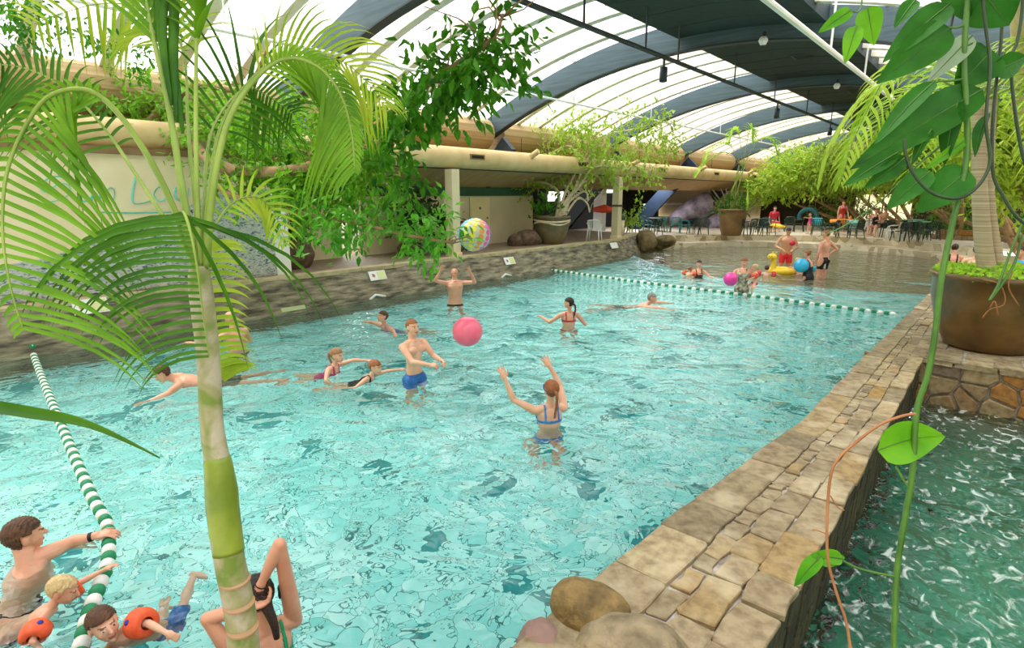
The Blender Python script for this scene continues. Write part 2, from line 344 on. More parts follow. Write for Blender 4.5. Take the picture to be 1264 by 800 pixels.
# near bank under the camera with rounded boulders at the pool corner
mb = MB(); bk = [(-3.75, -1.5), (-3.3, .02), (-2.45, .8), (-1.75, 1.4), (-1.45, 1.75), (-1.0, 1.9), (-.66, 1.9), (-.66, -1.5)]
n = len(bk); mb.add([(x, y, .28) for x, y in bk] + [(x, y, -1.1) for x, y in bk], [tuple(range(n-1, -1, -1))] + [(i, (i+1) % n, n+(i+1) % n, n+i) for i in range(n)])
struct(mb, 'ground_bank', mat('bank_soil', '#4d4030', '#6b5a42', .95, 5, .8))
def boulder(name, c, r, m, label, group=None, seed=1, sub=40, amp=.16):
    R = random.Random(seed); ph = [Vector((R.uniform(-1, 1), R.uniform(-1, 1), R.uniform(-1, 1)))*2.2 for _ in range(7)]; of = [R.uniform(0, 6) for _ in ph]
    mb = MB(); mb.ball((0, 0, 0), 1, sub, sub*2//3); vs = []
    for v in mb.v:
        v = Vector(v); d = 1+sum(math.sin(v.dot(p)+o) for p, o in zip(ph, of))*amp/3+sum(abs(math.sin(v.dot(p)*3.3+o*2)) for p, o in zip(ph, of))*.02
        vs.append(Vector((v.x*r[0]*d, v.y*r[1]*d, v.z*r[2]*d))+Vector(c))
    mb.v = [tuple(v) for v in vs]
    o = mb.build(name, m, smooth=True); 
    me = o.data
    return tag(o, label, 'rock', group)
M_B1 = mat('boulder_ochre', '#54421f', '#9a7e48', .7, 7, 3, 10, detail=12)
M_B2 = mat('boulder_tan', '#665840', '#a39272', .8, 7, 3, 9, detail=12)
M_B3 = mat('boulder_red', '#7e6058', '#9c7e72', .8, 4, .8, 14)
c = gz(726, 762, .2); boulder('boulder', (c.x, c.y, .22), (.21, .165, .16), M_B1, 'rounded ochre boulder at the near end of the stone coping', seed=2)
c = gz(790, 822, .2); boulder('boulder', (c.x, c.y, .21), (.30, .21, .17), M_B2, 'largest grey-tan boulder at the bottom edge beside the ochre one', seed=5)
c = gz(672, 808, .1); boulder('boulder', (c.x, c.y, .12), (.13, .13, .17), M_B3, 'small reddish boulder in the water corner beside the ochre boulder', seed=7)
# ---- left pool wall, battered rockwork
YW = [-2+.25*i for i in range(89)] + [20.6, 21.4, 22.2, 23.2, 24.3]
def wx(y): return WX if y < 20 else lerp(WX, -12.6, (y-20)/4.3)
mb = MB(); R = random.Random(3); cols = []
for y in YW:
    cols.append([(wx(y)-.02-.45*max(0, z)/.73 - .05*math.sin(y*3.1+z*9)*math.sin(z*4) + R.uniform(-.02, .02), y, z) for z in (-1.1, 0, .15, .3, .45, .6, .70)])
k = len(cols[0]); mb.v = [p for c in cols for p in c]; mb.f = [(i*k+j, (i+1)*k+j, (i+1)*k+j+1, i*k+j+1) for i in range(len(cols)-1) for j in range(k-1)]; mb.t = [0]*len(mb.f)
struct(mb, 'wall_left', M_ROCKW, smooth=True)
mb = MB()
for a, b in zip(YW, YW[1:]):
    xa, xb = wx(a)-.43, wx(b)-.43
    mb.add([(xa, a, .66), (xb, b, .66), (xb-.35, b, .66), (xa-.35, a, .66), (xa, a, .745), (xb, b, .745), (xb-.35, b, .745), (xa-.35, a, .745)], [(0, 1, 5, 4), (4, 5, 6, 7)])
struct(mb, 'trim_wall_lip', M_LIP)
# floors beside the pool
mb = MB(); mb.add([(wx(y)-.5, y, PZ) for y in (-2, 20, 24.3)] + [(-25, 24.3, PZ), (-25, -2, PZ)], [(0, 1, 2, 3, 4)]); struct(mb, 'floor_platform', M_PLAT)
# far deck and two curved steps
def strip(off0, off1, z, zr):
    mb = MB(); c = Vector((-5.5, 10))
    def o(p, d): v = (Vector(p)-c).normalized(); return (p[0]+v.x*d, p[1]+v.y*d)
    for p, q in zip(EDGE, EDGE[1:]):
        a, b, e, f = o(p, off0), o(q, off0), o(q, off1), o(p, off1)
        mb.add([(*a, zr), (*b, zr), (*b, z), (*a, z), (*e, z), (*f, z)], [(0, 1, 2, 3), (3, 2, 4, 5)])
    return mb
M_STEP = tintmat('step_stone', [(0, '#c9bb9c'), (1, '#d8cdb4')], mix='#a89878')
def brickstep():
    m, N, L, P = nodes('step_pale_stone'); tc = N.new('ShaderNodeTexCoord')
    n = N.new('ShaderNodeTexVoronoi'); n.inputs['Scale'].default_value = 3.2; L.new(tc.outputs['Object'], n.inputs[0])
    s = N.new('ShaderNodeSeparateColor'); L.new(n.outputs['Color'], s.inputs[0])
    r = ramp(N, [(0, '#a3936f'), (.5, '#cdbf9f'), (1, '#e0d5bb')]); L.new(s.outputs[0], r.inputs[0]); L.new(r.outputs[0], P.inputs['Base Color']); P.inputs['Roughness'].default_value = .7
    return m
MS = brickstep()
struct(strip(0, 1.25, .2, -.5), 'floor_step_lower', MS)
struct(strip(1.25, 1.9, DZ, .2), 'floor_step_upper', MS)
mb = MB(); c = Vector((-5.5, 10)); pts = []
for p in EDGE: v = (Vector(p)-c).normalized(); pts.append((p[0]+v.x*1.85, p[1]+v.y*1.85, DZ))
pts = pts + [(1.5, 25.2, DZ), (9, 25.2, DZ), (9, 50, DZ), (-26, 50, DZ), (-26, 24.2, DZ), (-13, 24.2, DZ)]
mb.add(pts[::-1], [tuple(range(len(pts)))]); struct(mb, 'floor_deck', M_DECK)
mb = MB(); mb.add([(-.66, CY0+.1, .2), (9, CY0+.1, .2), (9, 25.3, .2), (-.66, 25.3, .2)], [(0, 1, 2, 3)]); struct(mb, 'floor_side_deck', M_DECK)
mb = MB(); mb.box((4.1, 25.35, .2), (9.6, .2, .58)); struct(mb, 'wall_side_step', MS)

# ================================================================= HALL ROOF
def zl(x): return 6.22-.0318*(x+6.6)**2
BY = [.1+7.6*i for i in range(-1, 7)]          # beam planes: -7.5, .1, 7.7, 15.3, ...
def arch(y0, y1, x0, x1, lo, hi, n=28, taper=False):
    mb = MB(); pts = []
    for i in range(n+1):
        x = lerp(x0, x1, i/n); sl = 2*.0318*(x+6.6)
        pts.append((x, zl(x)+lo, zl(x)+hi))
    for (x, a, b), (x2, a2, b2) in zip(pts, pts[1:]):
        mb.add([(x, y0, a), (x, y1, a), (x, y1, b), (x, y0, b), (x2, y0, a2), (x2, y1, a2), (x2, y1, b2), (x2, y0, b2)], [(0, 4, 5, 1), (3, 2, 6, 7), (0, 3, 7, 4), (1, 5, 6, 2)])
    x, a, b = pts[0]; mb.add([(x, y0, a), (x, y1, a), (x, y1, b), (x, y0, b)], [(0, 1, 2, 3)])
    x, a, b = pts[-1]; mb.add([(x, y0, a), (x, y1, a), (x, y1, b), (x, y0, b)], [(3, 2, 1, 0)])
    return mb
beam0 = arch(-.11, .11, -14.3, .6, 0, .68).build('roof_beam', M_BEAM); trim0 = arch(-.125, .125, -14.3, .6, -.035, .0).build('trim_beam_edge', M_BEAMS)
rib0 = arch(-.11, .11, -14.3, .6, .46, .70).build('roof_rib', M_RIB)
for o in (beam0, trim0, rib0): o['kind'] = 'structure'
def place(o, loc, first):
    c = o if first else o.copy()
    if not first: COL.objects.link(c)
    c.location = loc; return c
for i, y in enumerate(BY):
    place(beam0, (0, y, 0), i == 0); place(trim0, (0, y, 0), i == 0)
k = 0
for y in BY[:-1]:
    for j in range(1, 6): place(rib0, (0, y+j*7.6/6, 0), k == 0); k += 1
def panel_mat():
    m, N, L, P = nodes('translucent_roof_sheet'); out = N['Material Output']
    t = N.new('ShaderNodeBsdfTransparent'); t.inputs[0].default_value = (.97, .98, 1, 1); tr = N.new('ShaderNodeBsdfTranslucent'); tr.inputs[0].default_value = (.95, .97, 1, 1)
    mx = N.new('ShaderNodeMixShader'); mx.inputs[0].default_value = .3; L.new(t.outputs[0], mx.inputs[1]); L.new(tr.outputs[0], mx.inputs[2]); L.new(mx.outputs[0], out.inputs[0]); return m
M_PANEL = panel_mat()
wn = 0
for y in BY[:-1]:
    for (xa, xb) in ((-14.3, -7.3), (-3.7, .6)):
        mb = MB(); n = 14
        for i in range(n):
            x, x2 = lerp(xa, xb, i/n), lerp(xa, xb, (i+1)/n); mb.add([(x, y, zl(x)+.71), (x, y+7.6, zl(x)+.71), (x2, y+7.6, zl(x2)+.71), (x2, y, zl(x2)+.71)], [(0, 1, 2, 3)])
        wn += 1; struct(mb, 'window_%d' % wn, M_PANEL)
# thin purlins crossing the ribs
for x in (-12.4, -10.6, -8.9, -2.6, -1.2):
    mb = MB(); mb.box((x, 19.4, zl(x)+.69), (.04, 53, .03)); struct(mb, 'trim_purlin', M_RIB)
# dark central ceiling panels, one per bay
soff = MB()
n = 10
for i in range(n):
    x, x2 = lerp(-7.3, -3.7, i/n), lerp(-7.3, -3.7, (i+1)/n)
    soff.add([(x, .11, zl(x)+.3), (x, 7.49, zl(x)+.3), (x2, 7.49, zl(x2)+.3), (x2, .11, zl(x2)+.3), (x, .11, zl(x)+.75), (x, 7.49, zl(x)+.75), (x2, 7.49, zl(x2)+.75), (x2, .11, zl(x2)+.75)], [(0, 3, 2, 1), (4, 5, 6, 7)])
for x in (-7.3, -3.7): soff.add([(x, .11, zl(x)+.3), (x, 7.49, zl(x)+.3), (x, 7.49, zl(x)+.75), (x, .11, zl(x)+.75)], [(0, 1, 2, 3)])
for j in range(1, 6):
    soff.add([(x, .11+j*1.25+d, zl(x)+.295-h) for x in (-7.3, -5.5, -3.7) for d, h in ((0, 0), (.02, .012))], [(0, 1, 3, 2), (2, 3, 5, 4)])
s0 = struct(soff, 'ceiling_panel', M_SOFF); vent0 = MB()
for j in range(7): vent0.box((-5.2, 3.6+j*.09, zl(-5.2)+.28), (.55, .03, .02))
vent0.box((-5.2, 3.87, zl(-5.2)+.29), (.65, .68, .015))
v0 = empty('ceiling_vent', (-5.2, 3.87, 6.4), 'dark square louvred vent in the dark ceiling panel over the pool, nearest the camera', 'vent', 'ceiling vents')
vp = vent0.build('grille', M_BEAMS, v0)
# vents along the hall
for i, y in enumerate(BY[:-1]):
    c = s0 if i == 0 else s0.copy()
    if i: COL.objects.link(c)
    c.location = (0, y, 0)
for i, lb in ((2, 'square louvred vent in the dark ceiling panel at the top of the view'), (3, 'square louvred vent in the second dark ceiling panel back'), (4, 'square louvred vent in the third dark ceiling panel back')):
    c = v0 if i == 2 else copy_tree(v0); c.location = (-5.2, BY[i]+3.87, 6.4); c['label'] = lb
# end wall and roof closure
mb = MB(); mb.box((-8, 50.5, 4), (36, .3, 8)); struct(mb, 'wall_far', mat('far_wall', '#8a7550', '#a08a62', .8, 1))
mb = MB(); mb.box((-6, 41.5, 1.7), (14, .3, 2.5)); struct(mb, 'wall_pavilion', mat('dark_timber', '#2e2418', '#4a3a26', .8, 3))
mb = MB(); mb.box((-6, 40.8, 3.15), (15, 1.8, .5)); struct(mb, 'trim_pavilion_fascia', M_TANS)
for k in range(4):
    o = MB().box((-7.0+k*.75, 41.3, 1.75), (.66, .06, 1.5)).build('window_pavilion', None); m, N, L, P = nodes('lit_cream'); P.inputs['Emission Color'].default_value = (1, .86, .5, 1); P.inputs['Emission Strength'].default_value = .8; o.data.materials.append(m); o['kind'] = 'structure'
mb = MB(); mb.box((-8, -8, 4), (36, .3, 8)); struct(mb, 'wall_back', M_CREAM)
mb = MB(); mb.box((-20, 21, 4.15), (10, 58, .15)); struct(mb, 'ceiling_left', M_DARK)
mb = MB(); mb.box((7.2, 21, 4.7), (4.4, 58, .15)); struct(mb, 'ceiling_right_shade', M_TANS)  # unseen slab added to keep light off the divider's right face
mb = MB(); mb.box((9.4, 21, 2), (.2, 58, 6)); struct(mb, 'wall_right_shade', M_CREAM2)  # unseen wall added with the slab to darken the right side
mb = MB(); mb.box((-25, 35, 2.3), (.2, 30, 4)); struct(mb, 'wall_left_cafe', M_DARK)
# rails
def rail(name, x, z, r, y0, y1, hx, m, label, hang=.6):
    e = empty(name, (x, y0, z), label, 'rail'); MB().tube([(x, y0, z), (x, y1, z)], r, 8).build('rail_tube', m, e)
    for y in hx: MB().tube([(x, y, z), (x, y, z+hang)], r*.45, 6).build('hanger', m, e)
rail('lighting_rail', -6.5, 5.56, .05, 2, 46, [6.3, 9.6, 12, 13.6, 17.3, 21, 25, 29, 33, 38], M_BEAMS, 'long dark rail hanging below the dark ceiling, spotlights clipped to it', .85)
rail('sprinkler_pipe', -11, 5.32, .035, 2, 46.5, [5, 8, 12.2, 15.8, 18.5, 21, 24, 28, 34, 40], M_WHITE, 'thin white pipe hanging along the roof over the left pool wall', .75)
rail('white_roof_pipe', -3.0, 5.15, .05, 2, 24, [12.7, 16, 20], M_WHITE, 'thick white pipe running along the right side of the roof', 1.0)
for i, (y, s) in enumerate(((12.9, 1), (29, 1), (21.4, .8))):
    e = empty('spotlight', (-6.5, y, 5.2), ['dark cylinder spotlight hanging from the near stretch of the dark rail', 'farthest spotlight on the dark rail', 'spotlight halfway along the dark rail'][i], 'spotlight', 'spotlights on the dark rail')
    MB().lathe([(0, .16), (.085, .15), (.09, -.16), (.07, -.17), (0, -.12)], (-6.5, y, 5.2), 16).build('lamp_body', M_BEAMS, e, smooth=True)
    MB().bar((-6.5, y, 5.34), (-6.5, y, 5.55), .04, .04, up=(0, 1, 0)).build('bracket', M_BEAMS, e)
for i, y in enumerate((15.1, 22.7, 30.3)):
    e = empty('wall_speaker', (-5.0, y-.2, 6.1), 'small pale speaker fixed to the %s beam beside the dark ceiling' % ['nearest', 'second', 'third'][i], 'speaker', 'ceiling speakers')
    MB().lathe([(0, .1), (.07, .08), (.11, 0), (.07, -.09), (0, -.1)], (-5.0, y-.18, 6.05), 14).build('speaker_cone', M_WHITE, e, smooth=True)
    MB().box((-5.0, y-.12, 6.1), (.05, .12, .3)).build('bracket', M_BEAMS, e)

# ================================================================= LEFT BUILDING
def rollform(y0, y1, label):
    mb = MB(); prof = []                        # big tan slatted roll between the beams
    cx, cz, r = -14.25, 4.52, .52
    for k in range(15):
        a = -PI/2 + PI*k/14; rr = r*(1+(.03 if k % 2 and k > 6 else 0)); prof.append((cx+rr*math.cos(a), cz+rr*math.sin(a)))
    prof += [(-15.6, 5.0), (-15.6, 4.0)]; n = len(prof)
    mb.add([(x, y0, z) for x, z in prof] + [(x, y1, z) for x, z in prof], [(i, (i+1) % n, n+(i+1) % n, n+i) for i in range(n)] + [tuple(range(n-1, -1, -1)), tuple(n+i for i in range(n))])
    return struct(mb, 'trim_fascia_roll', M_SLAT)
for a, b in zip(BY, BY[1:]): rollform(a+.25, b-.25, '')
e = empty('air_duct', (-12.5, 8, 3.55), 'long round tan fabric air duct hung along the left building', 'duct')
MB().tube([(-12.5, y, 3.55) for y in np.arange(-3, 43.6, 1.5)], .3, 28).build('duct_tube', M_DUCT, e, smooth=True)
for y in (12.6, 18.2, 24.6, 31, 37):
    g = MB().box((-12.2, y, 3.58), (.04, .62, .15)).build('outlet_grille', mat('grille_brown', '#8f7346', '#7a6038', .6, 9), e)
    MB().box((-12.175, y, 3.58), (.012, .5, .08)).build('slot', M_DARK, g)
for y in (15.2, 22, 29, 36):
    MB().lathe([(.0, .0), (.09, .0), (.09, .35), (.07, .36), (0, .33)], (-12.28, y, 3.7), 14, ax=(.75, .1, .45)).build('nozzle', M_DUCT, e, smooth=True)
for y in range(7, 42, 4): MB().tube([(-12.5, y, 3.84), (-12.5, y, 4.3)], .012, 5).build('hanger', M_BEAMS, e)
# tan sloping soffit, dark cable tray, green band
mb = MB(); mb.add([(-12.7, 6.4, 3.28), (-12.7, 43, 3.28), (-14.42, 43, 2.72), (-14.42, 6.4, 2.72), (-12.7, 6.4, 3.36), (-12.7, 43, 3.36), (-14.42, 43, 2.82), (-14.42, 6.4, 2.82)], [(0, 1, 2, 3), (4, 7, 6, 5), (0, 4, 5, 1), (0, 3, 7, 4)])
struct(mb, 'ceiling_soffit', M_TANS)
mb = MB(); mb.add([(-12.7, 18, 3.3), (-12.7, 43, 3.3), (-25, 43, 3.0), (-25, 18, 3.0)], [(0, 1, 2, 3)]); struct(mb, 'ceiling_cafe', M_TANS)
mb = MB().box((-12.6, 24, 3.24), (.08, 36, .04)); struct(mb, 'trim_cable_tray', M_BEAMS)
mb = MB(); mb.box((-14.36, 12.3, 2.6), (.1, 11.2, .3)); struct(mb, 'trim_green_band', M_GREEND)
# door wall
DX = -14.4
mb = MB()
for (a, b, z0, z1) in ((6.4, 9.25, PZ, 2.45), (9.95, 13.25, PZ, 2.45), (13.95, 18.0, PZ, 2.45), (9.25, 9.95, 2.40, 2.45), (13.25, 13.95, 2.3, 2.45)):
    mb.box((DX-.08, (a+b)/2, (z0+z1)/2), (.16, b-a, z1-z0))
struct(mb, 'wall_left_doors', M_CREAM2)
mb = MB().box((DX-.08, 12.2, 2.62), (.14, 11.6, .34)); struct(mb, 'wall_left_doors_head', M_GREEND)
def door(n, y0, y1, z1, m):
    d = MB().box((DX+.02, (y0+y1)/2, (PZ+z1)/2+.01), (.05, y1-y0, z1-PZ-.02)).build('door_%d' % n, m); d['kind'] = 'structure'
    d['_o'] = (0, 0, 0)
    MB().lathe([(0, .05), (.025, .045), (.028, .01), (.012, 0), (.012, -.03)], (DX+.07, y1-.08, PZ+.95), 10, ax=(1, 0, 0)).build('door_handle', M_BEAMS, d)
    f = MB(); f.box((DX+.015, y0-.04, (PZ+z1)/2), (.07, .08, z1-PZ)); f.box((DX+.015, y1+.04, (PZ+z1)/2), (.07, .08, z1-PZ)); f.box((DX+.015, (y0+y1)/2, z1+.03), (.07, y1-y0+.16, .06)); f.build('door_frame', M_CREAM, d)
    return d
door(1, 7.3, 8.25, 2.3, M_DOOR); door(2, 13.28, 13.92, 2.28, mat('door_tan', '#b39560', '#c2a46e', .6, 2)); door(3, 14.5, 15.35, 2.34, M_DOOR)
# a small pictogram on each washroom door
for y in (13.6, 14.93):
    e = MB().lathe([(0, .004), (.05, .003), (.05, 0)], (DX+.048, y, PZ+1.3), 14, ax=(1, 0, 0)).build('door_sign', mat('sign_brown', '#5e4a30', '#6a5436', .6, 3)); tag(e, 'small round brown sign on the %s washroom door' % ('darker left' if y < 14 else 'pale right'), 'sign')
# what shows through the opening: pink tiled block and white counter, daylight beyond
mb = MB(); mb.box((DX-3.2, 10.4, 2), (.2, 3.4, 3.4))
def tilemat():
    m, N, L, P = nodes('pink_tiles'); tc = N.new('ShaderNodeTexCoord'); mp = N.new('ShaderNodeMapping'); mp.inputs['Scale'].default_value = (1, 1, 1); L.new(tc.outputs['Object'], mp.inputs[0])
    v = N.new('ShaderNodeTexVoronoi'); v.distance = 'CHEBYCHEV'; v.inputs['Randomness'].default_value = 0; v.inputs['Scale'].default_value = 6; L.new(mp.outputs[0], v.inputs[0]); s = N.new('ShaderNodeSeparateColor'); L.new(v.outputs['Color'], s.inputs[0])
    r = ramp(N, [(0, '#e8c4a8'), (.5, '#f2dccb'), (1, '#f6ece2')]); L.new(s.outputs[0], r.inputs[0]); L.new(r.outputs[0], P.inputs['Base Color']); return m
struct(mb, 'wall_pink_tiles', tilemat())
e = MB().box((DX-2, 10.2, 1.3), (.6, 1.6, 1.1)).build('counter', M_WHITE, bevel=.03); tag(e, 'white counter seen through the doorway in the cream wall', 'counter')
L_ = bpy.data.objects.new('doorway_lamp', bpy.data.lights.new('doorway_lamp', 'AREA')); COL.objects.link(L_); L_.location = (DX-1.6, 10.2, 3.0); L_.data.size = 1.2; L_.data.energy = 90
# mural wall: cream plaster above, carved pale relief below a slanting line
mb = MB().box((-12.35, 2.1, 1.95), (.3, 8.5, 2.5)); struct(mb, 'wall_left_mural', M_CREAM)
mb = MB().box((-12.19, 6.28, 1.64), (.1, .34, 1.86)); struct(mb, 'trim_corner_post', M_WHITE, bevel=.01)
def relief_mat():
    m, N, L, P = nodes('carved_relief'); tc = N.new('ShaderNodeTexCoord'); mp = N.new('ShaderNodeMapping'); mp.inputs['Scale'].default_value = (1, 1, 2.3); mp.inputs['Rotation'].default_value = (.5, 0, 0); L.new(tc.outputs['Object'], mp.inputs[0])
    n = N.new('ShaderNodeTexNoise'); n.inputs['Scale'].default_value = 6; n.inputs['Detail'].default_value = 4; n.inputs['Distortion'].default_value = 2.2; L.new(mp.outputs[0], n.inputs[0])
    r = ramp(N, [(.36, '#33505e'), (.45, '#a8b0ac'), (.6, '#ccccc4')]); L.new(n.outputs[0], r.inputs[0]); L.new(r.outputs[0], P.inputs['Base Color'])
    b = N.new('ShaderNodeBump'); b.inputs['Strength'].default_value = .8; b.inputs['Distance'].default_value = .03; L.new(n.outputs[0], b.inputs['Height']); L.new(b.outputs[0], P.inputs['Normal']); P.inputs['Roughness'].default_value = .7
    return m
mb = MB(); prof = [(-2, .76), (6.1, .76), (6.1, 2.62), (4.9, 2.50), (3.93, 1.98), (2.1, 1.45), (-2, .9)]
n = len(prof); mb.add([(-12.2, y, z) for y, z in prof] + [(-12.15, y, z) for y, z in prof], [tuple(n+i for i in range(n))] + [(i, (i+1) % n, n+(i+1) % n, n+i) for i in range(n)])
o = mb.build('stone_relief', relief_mat()); tag(o, 'grey and blue rippled carved relief along the foot of the cream wall', 'relief')
mb = MB(); mb.box((-12.35, 2.1, 3.26), (.45, 8.6, .12)); struct(mb, 'trim_mural_cap', mat('brown_cap', '#7d5f3a', '#8f7048', .7, 3))
mb = MB(); mb.box((-13.6, 1.6, 3.15), (2.1, 9.4, .12)); struct(mb, 'floor_upper_planter', mat('bank_soil', '#4d4030', '#6b5a42', .95, 5, .8))
# turquoise hand lettering "Sun Lou" with its underline
M_TURQ = mat('turquoise_chalk', '#5fc9b8', '#74d4c4', .8, 8)
def stroke(pts, name='letter'):
    P = curve([gx(x, y, -12.185) for x, y in pts], 6); mb = MB(); mb.tube(P, .018, 5, flat=.3); return mb
LET = {'S': [(77, 218), (62, 219), (50, 229), (56, 237), (72, 227), (84, 228), (87, 236), (78, 245), (62, 249), (52, 246)], 'u': [(98, 231), (96, 240), (101, 248), (110, 247), (114, 240), (115, 231), (114, 248)], 'n': [(123, 248), (125, 232), (130, 236), (137, 231), (141, 236), (140, 247)], 'L': [(167, 219), (164, 250), (187, 248)],
       'o': [(207, 232), (196, 231), (190, 240), (197, 248), (206, 243), (207, 232), (207, 248)], 'u2': [(217, 232), (216, 243), (223, 248), (231, 243), (233, 232)], '_': [(125, 262), (165, 263), (215, 262), (258, 261)]}
te = empty('wall_lettering', gx(140, 250, -12.18), 'turquoise handwritten words on the upper cream wall, with an underline', 'lettering')
for k_, v_ in LET.items(): stroke(v_).build('letter' if k_ != '_' else 'underline', M_TURQ, te)
# columns
for i, y in enumerate((11.6, 20.85)):
    e = empty('column', (-12.25, y, PZ), ['cream square column behind the dotted ball, nearer the doors', 'cream square column beside the café entrance with a dark band'][i], 'column')
    MB().box((-12.25, y, 1.95), (.3, .3, 2.5)).build('shaft', M_CREAM2, e, bevel=.01)
    MB().box((-12.25, y, .78), (.36, .36, .12)).build('base', M_CREAM, e, bevel=.01)
    if i: MB().box((-12.25, y, 2.05), (.34, .34, .08)).build('band', mat('rust_band', '#4a3524', '#5a4430', .8, 4), e)
# raking struts under each beam
for i, y in enumerate(BY[2:7]):
    mm = M_BLUE if i >= 3 else M_BEAMS
    mb = MB().bar((-13.3, y, 4.2), (-16.9, y, .45), .22, .6 if i < 3 else .75, up=(1, 0, 1)); struct(mb, 'trim_raking_strut', mm)
# white post + bright back bits in the café
mb = MB().box((-15.8, 25.2, 1.9), (.5, .4, 2.4)); struct(mb, 'wall_cafe_post', M_WHITE)
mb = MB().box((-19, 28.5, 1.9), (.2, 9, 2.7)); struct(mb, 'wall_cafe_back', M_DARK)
mb = MB().box((-16.6, 34, 1.9), (.2, 5, .1)); struct(mb, 'trim_cafe_rail', M_WHITE)
for (x, y, z, s) in ((-18.8, 25.5, 2.4, (.05, 1.4, .5)), (-17.5, 19.8, 1.9, (.05, .5, 1.0)), (-18.8, 31, 2.7, (.05, 3, .2)), (-24.8, 36, 2.6, (.05, 6, .4))):
    o = MB().box((x, y, z), s).build('lit_panel', None); m, N, L, P = nodes('lit'); P.inputs['Emission Color'].default_value = (1, .97, .93, 1); P.inputs['Emission Strength'].default_value = 2; o.data.materials.append(m); tag(o, None, None); o['kind'] = 'structure'; o.name = 'window_cafe'
L2 = bpy.data.objects.new('cafe_lamp', bpy.data.lights.new('cafe_lamp', 'AREA')); COL.objects.link(L2); L2.location = (-15.5, 30, 2.95); L2.data.size = 2; L2.data.energy = 160; L2.data.color = (.9, .9, 1)
# right side roll and duct above the camera's right
mb = MB().tube([(.35, y, 4.85) for y in np.arange(1.5, 46, 1.5)], .72, 28); struct(mb, 'trim_right_roll', M_DUCT, smooth=True)
# ================================================================= PLANTS
M_LIME = leafmat('leaf_lime', '#86b829', '#b4d84a', .5, 1.5, c3='#6fa324')
M_FIC = leafmat('leaf_ficus', '#35720f', '#8cc430', .42, 3.2, c3='#235608')
M_FIC2 = leafmat('leaf_ficus_deep', '#2c6a12', '#56981e', .4, 3, c3='#1e5010')
M_PALM = leafmat('leaf_palm', '#3a7008', '#74a41e', .3, 3, c3='#427c10')
M_PALMD = leafmat('leaf_palm_dark', '#27590a', '#4a7e14', .26, 3, c3='#28580e')
M_PALMY = leafmat('leaf_palm_yellow', '#86b020', '#b8ca40', .4, 3, c3='#6fae22')
M_PHIL = leafmat('leaf_vine', '#164c0c', '#2e7016', .22, 6, .5, c3='#1f6014')
M_PHILL = leafmat('leaf_vine_light', '#3f8e14', '#74b822', .4, 4, .35)
M_STALK = mat('palm_stalk', '#74902e', '#93a946', .45, 6)
M_STALKD = mat('palm_stalk_dark', '#3c5a1e', '#5c7a2c', .5, 6)
M_BARKP = mat('pale_bark', '#c2b08c', '#dccdac', .8, 6, .5)
M_BARKB = mat('brown_bark', '#8a6c48', '#a98a62', .85, 6, .7)
M_STEMG = mat('vine_stem_green', '#345e12', '#54822a', .45, 8)
M_STEMD = mat('vine_stem_dark', '#1c3010', '#2a4416', .5, 8)
M_ROOT = mat('dry_root', '#8f5a34', '#b07848', .7, 8)

def leaf(mb, p, d, nrm, L, w, droop=.15):
    d = d.normalized(); s = d.cross(nrm); s = s.normalized() if s.length > 1e-4 else d.orthogonal().normalized(); n = s.cross(d)
    m1 = p+d*L*.38 - n*w*.18; m2 = p+d*L*.72 - n*(w*.1+L*droop*.5); t = p+d*L - n*L*droop
    a1 = p+d*L*.35+s*w*.5+n*w*.05; b1 = p+d*L*.35-s*w*.5+n*w*.05; a2 = p+d*L*.68+s*w*.36-n*L*droop*.4; b2 = p+d*L*.68-s*w*.36-n*L*droop*.4
    mb.add([p, a1, m1, b1, a2, m2, b2, t], [(0, 1, 2), (0, 2, 3), (1, 4, 5, 2), (2, 5, 6, 3), (4, 7, 5), (5, 7, 6)])
def rv(R, s=1.): return Vector((R.gauss(0, s), R.gauss(0, s), R.gauss(0, s)))
def foliage(mb, blobs, n, size, R, up=.35, hang=.25, elong=2.1):
    """leaves in loose sprays around twigs inside each blob (centre, radii)"""
    tot = sum(b[1][0]*b[1][1]+b[1][2]*b[1][0] for b in blobs)
    for c, r in blobs:
        k = max(2, int(n*(r[0]*r[1]+r[2]*r[0])/tot/7))
        for _ in range(k):
            u = rv(R).normalized()*(R.random()**.45); q = Vector((c[0]+u.x*r[0], c[1]+u.y*r[1], c[2]+u.z*r[2]))
            td = (Vector((u.x, u.y, u.z*.5)) + rv(R, .5)); td.z -= hang*.6; td.normalize(); tl = size*R.uniform(2, 3.5)
            for i in range(7):
                p = q+td*tl*(i/6.)+rv(R, size*.12); d = (td*.7+rv(R, .55)); d.z -= hang; L = size*R.uniform(.65, 1.25)
                leaf(mb, p, d, Vector((R.gauss(0, up), R.gauss(0, up), 1)), L, L/elong)
def branch(mb, pts, r0, r1, n=7, seg=5):
    P = curve(pts, seg); m = len(P); mb.tube(P, [lerp(r0, r1, i/(m-1)) for i in range(m)], n); return P
def twigs(mb, P, R, k, l, r, spread=.8):
    ends = []
    for _ in range(k):
        i = R.randrange(len(P)//3, len(P)); p = P[i]; d = rv(R, spread); d.z = abs(d.z)*.5+.1; q = p+d.normalized()*l*R.uniform(.5, 1.2)
        mb.tube([p, (p+q)/2+rv(R, l*.08), q], [r, r*.7, r*.35], 5); ends.append(q)
    return ends

